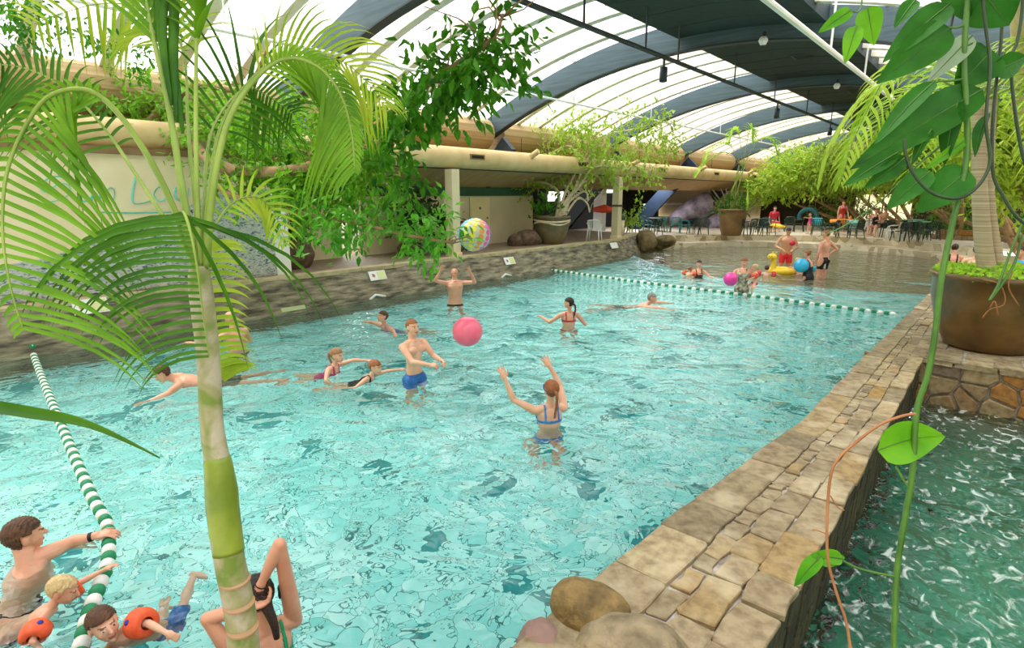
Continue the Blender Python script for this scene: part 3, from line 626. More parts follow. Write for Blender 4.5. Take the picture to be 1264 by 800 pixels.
# ---- palm fronds -------------------------------------------------
def frond(parent, pts, r0, n, llen, lw, m_leaf, m_stalk, start=.25, end=1., droop=.5, side=None, vee=.5, lean=.6, R=None, prof=None, sides=(-1, 1), outer=(1, 1), tips=None, sweep=.75, name='frond'):
    R = R or rnd; P = curve(pts, 8); m = len(P)
    st = MB(); st.tube(P, [lerp(r0, r0*.18, (i/(m-1))**.8) for i in range(m)], 7, flat=.8)
    fr = st.build(name, m_stalk, parent, smooth=True); fr['_o'] = tuple(parent.location)
    mb = MB(); side0 = None
    for k in range(n):
        t = lerp(start, end, k/(n-1)); f = t*(m-1); i = min(int(f), m-2); p = P[i].lerp(P[i+1], f-i); d = (P[i+1]-P[i]).normalized()
        s = d.cross(ZV); s = s.normalized() if s.length > .15 else (side0 or d.orthogonal().normalized())
        if side0 is not None: s = (side0*.8+s*.2); s = (s-d*s.dot(d)).normalized()
        vw = (Vector((0, 0, CAM_H))-p).normalized()
        if side == 'view': s = d.cross(vw).normalized(); s = s if side0 is None or s.dot(side0) > 0 else -s
        elif side is not None: s = Vector(side); s = (s-d*s.dot(d)).normalized()
        side0 = s; nn = s.cross(d); nn = nn if nn.z > 0 or abs(nn.z) < .1 else -nn
        u = (t-start)/(end-start); pr = prof(u) if prof else math.sin(PI*(.12+.83*u))**.7
        for sg in sides:
            L = llen*pr*R.uniform(.88, 1.1)*outer[0 if sg > 0 else 1]; w = lw*(.75+.5*pr)
            d0 = (s*sg + d*sweep*(.6+.6*u) + nn*vee*R.uniform(.6, 1.1)+rv(R, .04)).normalized(); q = p.copy(); dd = d0; ns = 6; row = []
            for j in range(ns+1):
                tt = j/ns; ww = w*(.35+.65*math.sin(PI*min(1, tt*1.0+.22)))*(1 if tt < .8 else (1-tt)/.2*.9+.05)
                wv = dd.cross(ZV*.35+vw) if side is not None else dd.cross(ZV); wv = wv.normalized() if wv.length > .1 else d; wn = wv.cross(dd)
                row.append((q+wv*ww*.5+wn*ww*.12, q-wn*ww*.1, q-wv*ww*.5+wn*ww*.12)); q = q+dd*(L/ns); dd = (dd + Vector((0, 0, -1))*droop*(.12+.34*tt)).normalized()
            mb.add([v for r_ in row for v in r_], [x for j in range(ns) for x in ((3*j, 3*j+3, 3*j+4, 3*j+1), (3*j+1, 3*j+4, 3*j+5, 3*j+2))])
    mb.build('leaflets', m_leaf, fr, smooth=True); return fr

# ---- foreground palm ---------------------------------------------
def trunk_mat():
    m, N, L, P = nodes('palm_ringed_trunk'); tc = N.new('ShaderNodeTexCoord'); n = N.new('ShaderNodeTexNoise'); n.inputs['Scale'].default_value = 9; n.inputs['Detail'].default_value = 7; n.inputs['Distortion'].default_value = .4; L.new(tc.outputs['Object'], n.inputs[0])
    r = ramp(N, [(.38, '#6f8530'), (.5, '#9a966a'), (.62, '#b5ac94')]); L.new(n.outputs[0], r.inputs[0]); L.new(r.outputs[0], P.inputs['Base Color']); P.inputs['Roughness'].default_value = .55
    b = N.new('ShaderNodeBump'); b.inputs['Strength'].default_value = .25; b.inputs['Distance'].default_value = .005; L.new(n.outputs[0], b.inputs['Height']); L.new(b.outputs[0], P.inputs['Normal']); return m
M_TRUNK = trunk_mat(); M_SHAFT = mat('green_crownshaft', '#6a7f1c', '#93a234', .45, 7)
D = 2.0
pb = Vector((-1.80, .66, .27))
palm = empty('palm', pb, 'slender foreground palm with a grey-green ringed trunk and long arching fronds', 'palm')
pts = [pb, at(304, 830, 2.02), at(297, 760, 2.02), at(283, 690, 2.0), at(276, 640, 2.0), at(272, 590, 2.0), at(262, 530, 2.0), at(257, 440, 2.0), at(248, 360, 2.0), at(245, 330, 2.0)]
MB().tube(curve(pts, 4), [lerp(a, b, t) for a, b in zip((.055, .053, .052, .05, .051, .045, .038, .0375, .040), (.053, .052, .05, .051, .045, .038, .0375, .040, .030)) for t in (0, .25, .5, .75)]+[.03], 20).build('trunk', M_TRUNK, palm, smooth=True)
mb = MB()
for (x, y, w) in ((300, 775, .054), (295, 745, .0535), (290, 716, .053)):
    a = at(x, y, 2.0); MB().tube([a+Vector((0, 0, -.003)), a+Vector((0, 0, .003))], w*.985, 20).build('trunk_ring', mat('ring_brown', '#a5805c', '#bb9570', .7, 4), palm)
MB().tube(curve([at(282.5, 682, 2.0), at(278.5, 655, 2.0), at(275, 628, 2.0), at(272.8, 600, 2.0), at(268, 565, 2.0)], 4), [.0525]*4+[.0535]*4+[.054]*4+[.052, .050, .048, .046, .043], 20).build('green_sheath', M_SHAFT, palm, smooth=True)
RP = random.Random(21)
A = lambda l, d0=2.0: [at(x, y, d) for x, y, d in l]
frond(palm, A([(243, 335, 2.0), (232, 300, 1.98), (195, 215, 1.92), (150, 145, 1.85), (110, 112, 1.8), (62, 118, 1.74), (30, 158, 1.7), (8, 215, 1.66), (3, 285, 1.62), (12, 350, 1.6), (28, 405, 1.6)]), .014, 34, .50, .0125, M_PALM, M_STALK, .36, 1, .95, R=RP, side='view', vee=.25, sweep=.5, outer=(.12, 1), prof=lambda u: math.sin(PI*(.16+.64*u))**.7)
frond(palm, A([(243, 330, 2.0), (228, 250, 2.02), (208, 130, 2.08), (188, 40, 2.1), (172, -40, 2.12), (150, -120, 2.1), (90, -200, 2.0)]), .017, 20, .5, .020, M_PALM, M_STALK, .48, 1, .5, R=RP, side='view', vee=.3, sweep=2.2)
frond(palm, A([(248, 330, 2.0), (243, 230, 2.0), (242, 100, 2.02), (246, 0, 2.0), (262, -90, 1.95), (300, -160, 1.9)]), .012, 26, .5, .026, M_PALM, M_STALK, .5, 1, .5, R=RP, vee=.4, sweep=1.4)
for (a, b, c_) in (((196, 30), (214, 90), (226, 165)), ((216, -30), (214, 60), (218, 150)), ((206, -40), (200, 40), (212, 130))):   # unopened spear leaves
    P = curve(A([(c_[0], c_[1], 2.05), (b[0], b[1], 2.07), (a[0], a[1], 2.1), (a[0]-4, a[1]-90, 2.1)]), 6); MB().tube(P, [.004+.016*math.sin(PI*min(1, i/(len(P)-1)*1.0+.02)) for i in range(len(P))], 8, flat=.35).build('spear_leaf', M_PALMD, palm, smooth=True)
frond(palm, A([(250, 330, 2.0), (236, 200, 2.1), (232, 150, 2.2), (225, 60, 2.35), (190, 15, 2.5), (120, 5, 2.6), (40, 30, 2.7)]), .010, 22, .4, .014, M_PALMY, M_STALK, .5, 1, .5, R=RP, side='view', vee=.2)
frond(palm, A([(255, 330, 2.0), (262, 240, 2.0), (282, 150, 2.02), (318, 95, 2.05), (355, 72, 2.08), (395, 84, 2.1), (422, 120, 2.12), (434, 165, 2.14), (438, 210, 2.14)]), .015, 36, .44, .0115, M_PALM, M_STALK, .42, 1, .95, R=RP, side='view', vee=.2, sweep=.9, outer=(1, .22))
frond(palm, A([(252, 330, 2.02), (258, 240, 2.1), (275, 150, 2.2), (320, 88, 2.3), (370, 66, 2.4), (430, 80, 2.5), (475, 130, 2.6)]), .010, 26, .44, .0105, M_PALMY, M_STALK, .5, 1, 1.0, R=RP, side='view', vee=.2, sweep=1.2, outer=(1, .75))
frond(palm, A([(250, 335, 2.0), (252, 250, 2.12), (262, 160, 2.3), (300, 110, 2.5), (330, 118, 2.7), (360, 140, 2.9)]), .010, 22, .45, .0115, M_PALMD, M_STALK, .4, 1, .9, R=RP, side='view', vee=.2)
frond(palm, A([(240, 330, 1.98), (222, 285, 1.9), (226, 262, 1.85), (236, 290, 1.82), (244, 335, 1.82), (250, 385, 1.84), (258, 440, 1.88)]), .010, 30, .66, .0125, M_PALMD, M_STALK, .22, 1, 1.35, R=RP, side='view', vee=.1, sweep=-.1, sides=(1,), prof=lambda u: 1.0-.62*u)
frond(palm, A([(250, 330, 2.02), (252, 300, 2.1), (258, 330, 2.14), (262, 400, 2.15), (268, 450, 2.15), (276, 470, 2.15)]), .006, 26, .16, .015, M_PALMY, M_STALK, .25, 1, .9, R=RP, side='view', vee=.3, sweep=-.2, sides=(-1,), prof=lambda u: 1-.2*u)
frond(palm, A([(252, 325, 2.0), (262, 285, 2.1), (285, 252, 2.2), (315, 243, 2.3), (338, 262, 2.35), (352, 300, 2.4)]), .007, 16, .16, .011, M_PALMY, M_STALK, .3, 1, .7, R=RP, side='view', vee=.1)
frond(palm, A([(236, 320, 2.0), (190, 250, 2.1), (130, 160, 2.3), (75, 105, 2.4), (10, 80, 2.5), (-60, 90, 2.6)]), .010, 26, .5, .012, M_PALMD, M_STALK, .35, 1, .8, R=RP, side='view', vee=.15, outer=(.35, 1))
# one long blade from another palm off to the left
mb = MB(); P = curve([at(-40, 497, 1.1), at(30, 508, 1.1), at(110, 524, 1.12), at(198, 565, 1.15)], 6); m = len(P)
vs = []; fs = []
for i, p in enumerate(P):
    w = .013*math.sin(PI*min(1, .35+.65*i/(m-1)))+.0008; vs += [p+Vector((0, 0, w)), p+RGT*.0+Vector((.003, -.003, 0)), p-Vector((0, 0, w))]
for i in range(m-1): fs += [(3*i, 3*i+1, 3*i+4, 3*i+3), (3*i+1, 3*i+2, 3*i+5, 3*i+4)]
mb.add(vs, fs); tag(mb.build('palm_leaf', M_PALMD, smooth=True), 'single long green leaf blade reaching in above the water at the left edge', 'leaf')

# ---- ficus behind the mural wall, overhanging the pool -----------
RT = random.Random(4)
base = Vector((-13.2, 3.6, 3.15))
fic = empty('ficus_tree', base, 'large leafy ficus with brown branches growing above the cream wall and over the pool', 'tree')
wood = MB(); root = Vector((-13.2, 3.6, 3.15))
b1 = branch(wood, [root, at(200, 150, 12.2), at(262, 200, 10), at(310, 212, 9.5), at(370, 208, 9), at(425, 190, 8.5), at(465, 178, 8)], .14, .05, 8)
b2 = branch(wood, [at(262, 200, 10), at(275, 235, 9.5), at(320, 250, 9.2), at(370, 262, 9), at(440, 275, 8.6), at(500, 290, 8.3), at(560, 300, 8.1)], .06, .02, 6)
b3 = branch(wood, [at(425, 190, 8.5), at(470, 150, 7.8), at(520, 110, 7.0), at(570, 75, 6.6), at(610, 45, 6.4), at(620, 18, 6.3)], .06, .015, 6)
b4 = branch(wood, [root, at(150, 100, 12), at(90, 30, 11), at(60, 10, 10)], .1, .03, 6)
b5 = branch(wood, [root, at(230, 110, 12), at(300, 110, 11.5), at(330, 60, 11)], .1, .03, 6)
for b, k in ((b1, 14), (b2, 12), (b3, 16), (b4, 10), (b5, 8)): twigs(wood, b, RT, k, .7, .012)
wood.build('branch', M_BARKB, fic, smooth=True)
def bl(l): return [(at(x, y, d), (r, r, r*.8)) for x, y, d, r in l]
mb = MB()
foliage(mb, bl([(20, 120, 12, .9), (70, 140, 12.3, .9), (120, 150, 12, .8), (160, 130, 11.5, .7), (210, 130, 11.5, .9), (160, 165, 12, .6), (300, 150, 11, .8), (330, 180, 10.5, .9), (380, 160, 10, .9), (300, 190, 9.9, .5), (420, 170, 9, .8), (345, 225, 9.5, .6), (420, 220, 9.2, .7), (450, 210, 9, .6), (380, 245, 9.3, .5), (350, 200, 9.8, .6), (290, 235, 9.6, .35), (460, 160, 9.2, .55), (270, 170, 11, .8), (20, 95, 12, .4), (110, 108, 12, .5)]), 12500, .135, RT)
mb.build('foliage', M_FIC, fic)
mb = MB()
foliage(mb, bl([(15, 15, 8.5, .45), (50, 25, 8.5, .4), (10, 45, 8.5, .2), (95, 45, 9, .25), (150, 60, 10, .4), (205, 40, 9, .3), (120, 28, 9, .15)]), 800, .11, RT)
mb.build('foliage', M_FIC2, fic)
mb = MB()      # nearer spray with larger dark leaves reaching up right
foliage(mb, bl([(612, 40, 6.4, .2), (600, 60, 6.5, .33), (575, 80, 6.6, .35), (625, 75, 6.4, .16), (540, 95, 6.8, .36), (560, 110, 6.8, .25), (500, 110, 7.1, .28), (515, 135, 7.1, .25), (490, 150, 7.4, .3), (520, 60, 6.9, .14), (470, 185, 7.8, .3), (500, 220, 7.8, .2), (495, 240, 7.8, .16), (615, 20, 6.3, .12)]), 1400, .16, RT, hang=.5, elong=1.9)
mb.build('foliage', M_FIC2, fic)
mb = MB()      # low spray in front of the wall
foliage(mb, bl([(400, 265, 8.8, .3), (430, 280, 8.6, .3), (470, 285, 8.4, .28), (510, 288, 8.3, .3), (545, 282, 8.2, .25), (548, 303, 8.1, .18), (380, 290, 8.8, .18), (450, 268, 8.5, .25), (360, 250, 9, .35), (425, 255, 8.6, .2), (520, 270, 8.3, .18)]), 1100, .14, RT, hang=.4)
mb.build('foliage', leafmat('leaf_ficus_mid', '#3c8f24', '#78bf3c', .45, 2.6), fic)

# ---- trees in and beyond the hall --------------------------------
def tree(base, label, stems, blobs, n, size, m_leaf, m_bark, seed, name='tree', group=None, parent_off=None, tw=6):
    R = random.Random(seed); e = empty(name, base, label, 'tree', group); w = MB()
    for pts, r0, r1 in stems:
        P = branch(w, pts, r0, r1, 7); twigs(w, P, R, tw, .9, r1*.6)
    w.build('trunk', m_bark, e, smooth=True)
    mb = MB(); foliage(mb, blobs, n, size, R); mb.build('foliage', m_leaf, e); return e
def flowerpot(name, c, prof, m, label, soil_z, n=40):
    e = empty(name, c, label, 'plant pot'); MB().lathe(prof, c, n).build('pot_body', m, e, smooth=True)
    r = max(p[0] for p in prof)*.93; MB().lathe([(0, soil_z+.03), (r*.6, soil_z+.02), (r, soil_z)], c, n).build('soil', mat('soil', '#3a2a1c', '#55402c', .95, 9, .8), e); return e
M_POTB = mat('brown_glazed_pot', '#4c3619', '#7c5c30', .28, 2.2, .2, 5, detail=5)
def potprof(r, h, rb=.62): return [(0, .0), (r*rb, .0), (r*(rb+.06), .03*h), (r*.86, .35*h), (r*.97, .68*h), (r*.985, .9*h), (r*1.03, .93*h), (r*1.04, .99*h), (r*.98, h), (r*.93, .97*h), (r*.91, .8*h), (0, .8*h)]
pc = Vector((-12.7, 17.0, PZ))
flowerpot('plant_pot', pc, potprof(.66, 1.02), mat('olive_pot', '#5a5034', '#766a48', .5, 3), 'olive-brown tub with a pale rope band, on the platform under the twisted tree', .85)
rb = MB(); rb.tube([pc+Vector((.66*math.cos(a), .66*math.sin(a), .84+.03*math.sin(a*2))) for a in np.linspace(0, 2*PI, 30)], .035, 6); rb.tube([pc+Vector((.665*math.cos(a), .665*math.sin(a), .76+.05*math.sin(a*3))) for a in np.linspace(0, 2*PI, 30)], .03, 6)
o = rb.build('rope_band', M_BARKP, [x for x in COL.objects if x.name == 'plant_pot'][0], smooth=True)
T = 21.3
q = lambda x, y, d=T: at(x, y, d)
st = [([q(686, 276), q(694, 255), q(706, 240), q(715, 220), q(722, 195), q(735, 172)], .09, .03), ([q(690, 276), q(702, 250), q(722, 236), q(726, 248)], .06, .03),
      ([q(684, 276), q(690, 240), q(672, 226), q(640, 225), q(612, 232)], .07, .02), ([q(690, 274), q(700, 246), q(716, 230), q(728, 212), q(745, 205), q(790, 212), q(820, 222)], .07, .02),
      ([q(688, 274), q(697, 240), q(712, 205), q(700, 180), q(650, 210), q(610, 228)], .06, .02), ([q(692, 272), q(703, 244), q(690, 215), q(680, 190)], .05, .02),
      ([q(715, 215), q(745, 170), q(780, 160), q(815, 150, 20)], .05, .015), ([q(694, 272), q(712, 246), q(724, 250), q(728, 262)], .05, .03)]
tree(pc+Vector((0, 0, .8)), 'twisted pale-stemmed tree with light feathery foliage in the olive tub', st,
     [(q(x, y, d), (r, r, r*.6)) for x, y, d, r in [(700, 165, T, 1.3), (660, 180, T, .9), (740, 170, T, 1.3), (780, 175, T, 1.1), (720, 195, T, 1.4), (680, 200, T, .9), (760, 200, T, 1.0), (800, 195, 20.5, .9), (640, 215, T, .6), (660, 225, T, .7), (615, 233, T, .4), (700, 225, T, .8), (750, 215, T, .8), (780, 150, 20, .7), (815, 160, 20, .8), (835, 180, 20, .6), (815, 145, 20, .5), (655, 240, T, .4), (715, 150, T, .9), (795, 222, 20.5, .7)]],
     5200, .16, leafmat('leaf_feathery', '#84a830', '#acc84a', .42, 1.2), M_BARKP, 6, tw=8)
mb = MB(); foliage(mb, [(pc+Vector((-.15, -.15, 1.15)), (.3, .3, .25))], 130, .2, random.Random(3), up=1.5, hang=-.6); tag(mb.build('tub_shrub', M_FIC2), 'small dark leafy plant at the foot of the twisted tree in the tub', 'plant')
# far pot with an areca palm
fc = Vector((-10.4, 28.9, DZ)); flowerpot('plant_pot', fc, potprof(.66, 1.3, .66), mat('brown_pot_far', '#6e5230', '#8e6e42', .5, 2), 'tall brown pot on the far deck beside the green chairs', 1.1)
ar = empty('areca_palm', fc+Vector((0, 0, 1.1)), 'light green areca palm in the tall brown pot on the far deck', 'palm'); RA = random.Random(9)
mb = MB()
for k in range(5): mb.tube([fc+Vector((RA.uniform(-.15, .15), RA.uniform(-.15, .15), 1.1)), fc+Vector((RA.uniform(-.2, .3), RA.uniform(-.2, .2), 2.2)), fc+Vector((.25+RA.uniform(-.2, .2), .1, 3.4))], [.04, .03, .02], 6)
mb.build('stem', M_STALK, ar)
for k, (dx, dz) in enumerate(((-1.5, 1.2), (1.3, 1.6), (.3, 2.2), (-.6, 2.1), (1.9, .7), (-1.8, .4))):
    t0 = fc+Vector((.25, .1, 3.3)); e_ = t0+RGT*dx+Vector((0, 0, dz*.9))
    frond(ar, [t0, t0.lerp(e_, .5)+Vector((0, 0, .5)), e_+Vector((0, 0, -.2)), e_+RGT*dx*.25+Vector((0, 0, -.8))], .02, 16, .6, .07, M_LIME, M_STALK, .3, 1, .8, R=RA)
frond(ar, [fc+Vector((.2, -.1, 1.2)), fc+Vector((.5, -.3, 2.2)), fc+Vector((.75, -.4, 2.6)), fc+Vector((.85, -.45, 1.9)), fc+Vector((.85, -.45, 1.3))], .02, 16, .4, .07, M_LIME, M_STALK, .3, 1, .8, R=RA)
mb = MB(); foliage(mb, [(fc+Vector((-.2, 0, 1.45)), (.7, .5, .35))], 420, .17, RA, up=1); tag(mb.build('pot_shrub', M_PALMD), 'low dark bushy plant around the stems in the tall brown pot', 'plant')
# dark plant in the planter by the doors and left rock
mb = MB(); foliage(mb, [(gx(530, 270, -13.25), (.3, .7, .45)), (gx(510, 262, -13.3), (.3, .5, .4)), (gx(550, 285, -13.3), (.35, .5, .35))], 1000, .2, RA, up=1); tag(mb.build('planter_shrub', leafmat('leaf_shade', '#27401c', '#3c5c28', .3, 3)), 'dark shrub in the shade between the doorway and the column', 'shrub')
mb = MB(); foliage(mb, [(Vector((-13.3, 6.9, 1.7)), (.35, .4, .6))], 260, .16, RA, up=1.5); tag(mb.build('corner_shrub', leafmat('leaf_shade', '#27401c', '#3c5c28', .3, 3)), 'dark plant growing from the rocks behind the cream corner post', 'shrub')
M_ROCKD = mat('dark_lava_rock', '#4c3c2e', '#6e5a44', .9, 7, 1, 18)
boulder('rock', (-13.2, 7.0, .98), (.42, .5, .42), M_ROCKD, 'dark brown rock at the foot of the plant behind the corner post', seed=11)
for i, (y, s, lb) in enumerate(((15.9, .42, 'dark lava rock left of the olive tub, tallest of the heap'), (16.35, .3, 'dark lava rock against the olive tub'), (15.5, .3, 'dark lava rock at the left end of the heap beside the tub'))):
    boulder('rock', (-12.95-.2*(i == 2), y, PZ+s*.55), (s*.8, s, s*.75), M_ROCKD, lb, 'lava rocks by the olive tub', seed=12+i)
for i, (y, s, lb) in enumerate(((11.0, .36, 'brown rock in the planter left of the nearer column'), (12.4, .3, 'brown rock in the planter right of the nearer column'))):
    boulder('rock', (-13.5, y, PZ+s*.5), (s, s*1.1, s*.75), M_ROCKD, lb, 'planter rocks', seed=22+i)
for i, (x, y, s, h, lb) in enumerate(((-12.2, 23.4, .42, .34, 'mossy rock at the corner where the left wall meets the steps, foremost'), (-12.55, 24.2, .5, .42, 'mossy rock behind the foremost one at the wall corner'), (-11.95, 24.6, .4, .3, 'mossy rock nearest the steps at the wall corner'))):
    boulder('corner_rock', (x, y, .3), (s, s, h), mat('mossy_rock', '#5e5234', '#8a7a54', .9, 5, 1, 10), lb, 'corner rocks', seed=32+i, amp=.45)
# bushy trees on the far and right side: own trunks, own crowns
M_BRT = leafmat('leaf_bright', '#90b42c', '#bcd44e', .42, .8, c3='#6c9420')
M_BRT2 = leafmat('leaf_bright_olive', '#76982a', '#a2bc48', .42, .9, c3='#587c1e')
far = [(-5.6, 37, .9, [(965, 225, 38, 1.6), (985, 205, 38, 1.8), (1010, 215, 38, 1.8), (975, 250, 38, 1.2), (1000, 245, 37, 1.2), (940, 232, 36, 1.0)], 'broad light green tree at the far end of the deck, nearest the air duct'),
       (-3.4, 36, .8, [(1040, 200, 37, 1.8), (1065, 190, 36, 1.8), (1050, 225, 36, 1.3), (1090, 210, 34, 1.5), (1030, 222, 38, 1.0)], 'light green tree in front of the lit cream window'),
       (-1.4, 33, .8, [(1110, 190, 33, 1.9), (1135, 215, 32, 1.5), (1120, 240, 32, 1.2), (1150, 190, 31, 1.6), (1095, 240, 33, 1.0)], 'light green tree right of the tables on the far deck'),
       (.6, 29, .8, [(1170, 170, 29, 1.5), (1165, 215, 28, 1.4), (1190, 240, 27, 1.2), (1150, 255, 28, .9)], 'light green tree behind the big foreground pot'),
       (1.8, 24, .7, [(1240, 170, 24, 1.6), (1255, 220, 23, 1.3), (1232, 255, 23, .8), (1265, 140, 24, 1.4)], 'light green tree at the right edge behind the ringed trunk')]
for i, (x, y, r, blobs, lb) in enumerate(far):
    R = random.Random(50+i); b = Vector((x, y, DZ)); stems = []
    for c_ in blobs[:4]:
        c = at(c_[0], c_[1], c_[2]*.8 if False else c_[2]*math.cos(0)); c = gy(c_[0], c_[1], y+R.uniform(-.8, .8)); mid = b.lerp(c, .5)+rv(R, .3); stems.append(([b+rv(R, .08), mid, c], .11, .04))
    tree(b, lb, stems, [(gy(p[0]+dx*10, p[1]+dy, y+R.uniform(-.9, .9)), (p[3]*.95, p[3]*.9, p[3]*.6)) for p in blobs for dx, dy in ((0, 0), (1.2, -5), (-1.3, 4)) if p[1] < 238], 6500, .24, (M_BRT, M_BRT2)[i % 2], M_BARKB, 60+i, name='deck_tree', group='light green trees round the far deck')
R = random.Random(77)
for i, (x, y, w, lb) in enumerate(((-7.5, 38, 1.6, 'dark undergrowth bush at the foot of the tree nearest the air duct'), (-2.3, 35.5, 1.3, 'dark undergrowth bush behind the white chairs'), (-.6, 33.5, 1.5, 'dark undergrowth bush behind the green tables'), (1.2, 31, 1.6, 'dark undergrowth bush left of the ringed trunk'), (2.2, 22.5, 1.2, 'dark undergrowth bush at the right edge'))):
    mb = MB(); foliage(mb, [(Vector((x, y, DZ+.6)), (w, .7, .75)), (Vector((x+.5, y+.3, DZ+1.1)), (w*.8, .7, .6))], 1100, .2, R, up=.8); tag(mb.build('undergrowth_bush', leafmat('leaf_under', '#36601c', '#6a9430', .4, 1.5)), lb, 'bush', 'undergrowth bushes')
mb = MB()                          # low stone wall behind the right tables
stones(mb, lambda u, v, h: (u, 32.6-h, DZ+v), [(0, .22), (.22, .45)], -2.3, 3.5, .3, .8, .01, .05, .02, seed=15); mb.tint = .5; mb.box((.6, 32.8, DZ+.22), (5.8, .4, .44)); struct(mb, 'wall_low_stone', M_FLAG)
# ringed dracaena and groundcover in the big foreground pot
gc = Vector((.02, 10.95, CZ)); e = flowerpot('plant_pot', gc, potprof(.80, 1.13, .6), M_POTB, 'big glazed brown pot on the stone cross wall at the right edge', .95, 56)
dr = empty('ringed_palm', gc+Vector((0, 0, .95)), 'palm with a pale ringed trunk and bright fronds rising from the big glazed pot', 'palm')
M_RING = mat('ringed_bark', '#a58c6c', '#d8c8a8', .8, 1.2, .6, 30, stretch=(.2, .2, 26), detail=2)
P = curve([gc+Vector((0, 0, .9)), gy(1217, 325, 10.95), gy(1210, 250, 10.95), gy(1208, 180, 11), gy(1207, 128, 11)], 8); MB().tube(P, [.175, .17, .165, .155, .145, .135, .125, .12]+[lerp(.115, .07, i/24) for i in range(25)], 18).build('trunk', M_RING, dr, smooth=True)
P = curve([gc+Vector((.2, .1, .9)), gy(1232, 320, 11.1), gy(1222, 250, 11.2), gy(1222, 190, 11.3), gy(1226, 120, 11.4)], 8); MB().tube(P, [lerp(.085, .05, i/(len(P)-1)) for i in range(len(P))], 14).build('second_trunk', M_RING, dr, smooth=True)
RB = random.Random(31); top = gy(1208, 128, 11)
for k in range(15):
    a = 2*PI*k/15+RB.uniform(-.2, .2); d = RGT*math.cos(a)+Vector((RGT.y, -RGT.x, 0))*math.sin(a); L = RB.uniform(1.5, 2.2); h = RB.uniform(.2, 1.0)
    frond(dr, [top, top+d*L*.35+Vector((0, 0, h*.8)), top+d*L*.75+Vector((0, 0, h*.6)), top+d*L+Vector((0, 0, -.4)), top+d*L*1.08+Vector((0, 0, -1.1))], .022, 24, .62, .045, M_BRT if k % 2 else M_LIME, M_STALK, .22, 1, .9, R=RB, vee=.1)
mb = MB()
for k in range(900):
    a = RB.uniform(0, 2*PI); r = .80*math.sqrt(RB.random()); p = gc+Vector((r*math.cos(a), r*math.sin(a), 1.02+.13*(1-r)+RB.uniform(0, .12))); leaf(mb, p, rv(RB, 1)+Vector((math.cos(a)*.5, math.sin(a)*.5, .1)), Vector((RB.gauss(0, .4), RB.gauss(0, .4), 1)), .075, .065, .1)
tag(mb.build('pot_groundcover', leafmat('leaf_lime_small', '#8cc828', '#b8e048', .45, 3), dr if False else None), 'bright lime round-leaved groundcover filling the big glazed pot', 'plant', kind='stuff')
mb = MB()
for pts in ([(1213, 345), (1235, 352), (1240, 375), (1222, 382), (1213, 392)], [(1222, 380), (1228, 372), (1232, 390)], [(1250, 335), (1245, 355), (1258, 378)]):
    mb.tube(curve([gy(x, y, 10.08) for x, y in pts], 5), .009, 5)
tag(mb.build('aerial_root', M_ROOT, smooth=True), 'dry brown forked root hanging down the front of the big glazed pot', 'root')

# ---- foreground vine with big leaves -----------------------------
vine = empty('climbing_vine', at(1190, -60, 1.75), 'foreground hanging vine with long green stems and big glossy leaves at the right', 'vine')
def stem(pts, r, m, d=1.75, name='stem', r1=None):
    P = curve([at(p[0], p[1], p[2] if len(p) > 2 else d) for p in pts], 7); n = len(P); o = MB().tube(P, [lerp(r, r1 or r, i/(n-1)) for i in range(n)], 8).build(name, m, vine, smooth=True); return o
stem([(1200, -60), (1193, 20), (1190, 70), (1192, 120), (1194, 170), (1190, 215), (1176, 275), (1162, 345), (1155, 405), (1146, 460), (1132, 505), (1128, 560), (1124, 600), (1112, 670), (1106, 720), (1104, 790), (1104, 860)], .0085, M_STEMG)
stem([(1208, -60), (1215, 20), (1222, 80), (1217, 150), (1222, 200), (1205, 232), (1180, 245), (1150, 238), (1128, 215), (1118, 190), (1117, 172)], .0048, M_STEMD, 1.72)
stem([(1235, -60), (1237, 30), (1230, 100), (1225, 160), (1226, 215), (1240, 245), (1255, 268), (1272, 280)], .0048, M_STEMD, 1.78)
stem([(1262, -40), (1262, 10), (1256, 50), (1248, 75), (1252, 130), (1262, 190), (1275, 230)], .005, M_STEMD, 1.8)
stem([(1185, -20), (1172, 40), (1160, 70), (1150, 100)], .004, M_STEMD, 1.8)
stem([(1192, 132), (1168, 172), (1128, 208), (1085, 250), (1040, 280), (1010, 292)], .0045, M_STEMG, 1.8, r1=.001)
stem([(1262, 290), (1250, 330), (1222, 370), (1232, 352), (1248, 310), (1264, 270)], .004, M_STEMG, 1.9)
stem([(1130, 511), (1112, 514), (1085, 525), (1058, 545), (1035, 566), (1025, 590), (1021, 640), (1022, 690), (1032, 730), (1045, 770), (1052, 820)], .0042, M_ROOT, 1.7, 'brown_tendril')
stem([(1025, 612), (1034, 626), (1042, 630)], .002, M_ROOT, 1.7, 'brown_tendril'); stem([(1021, 660), (1010, 655), (1003, 654)], .002, M_ROOT, 1.7, 'brown_tendril')
stem([(1106, 712), (1080, 707), (1055, 700), (1040, 692)], .0035, M_STEMG, 1.75)
stem([(1127, 610), (1115, 592), (1106, 576)], .004, M_STEMG, 1.75)
stem([(1193, 30), (1182, 34), (1170, 34)], .0035, M_STEMG); stem([(1192, 97), (1180, 99), (1168, 100), (1150, 101)], .0035, M_STEMG); stem([(1193, 134), (1205, 130), (1213, 114)], .0035, M_STEMG)
stem([(1062, -30), (1064, 0), (1060, 14), (1052, 14)], .0025, M_STEMG, 1.75)
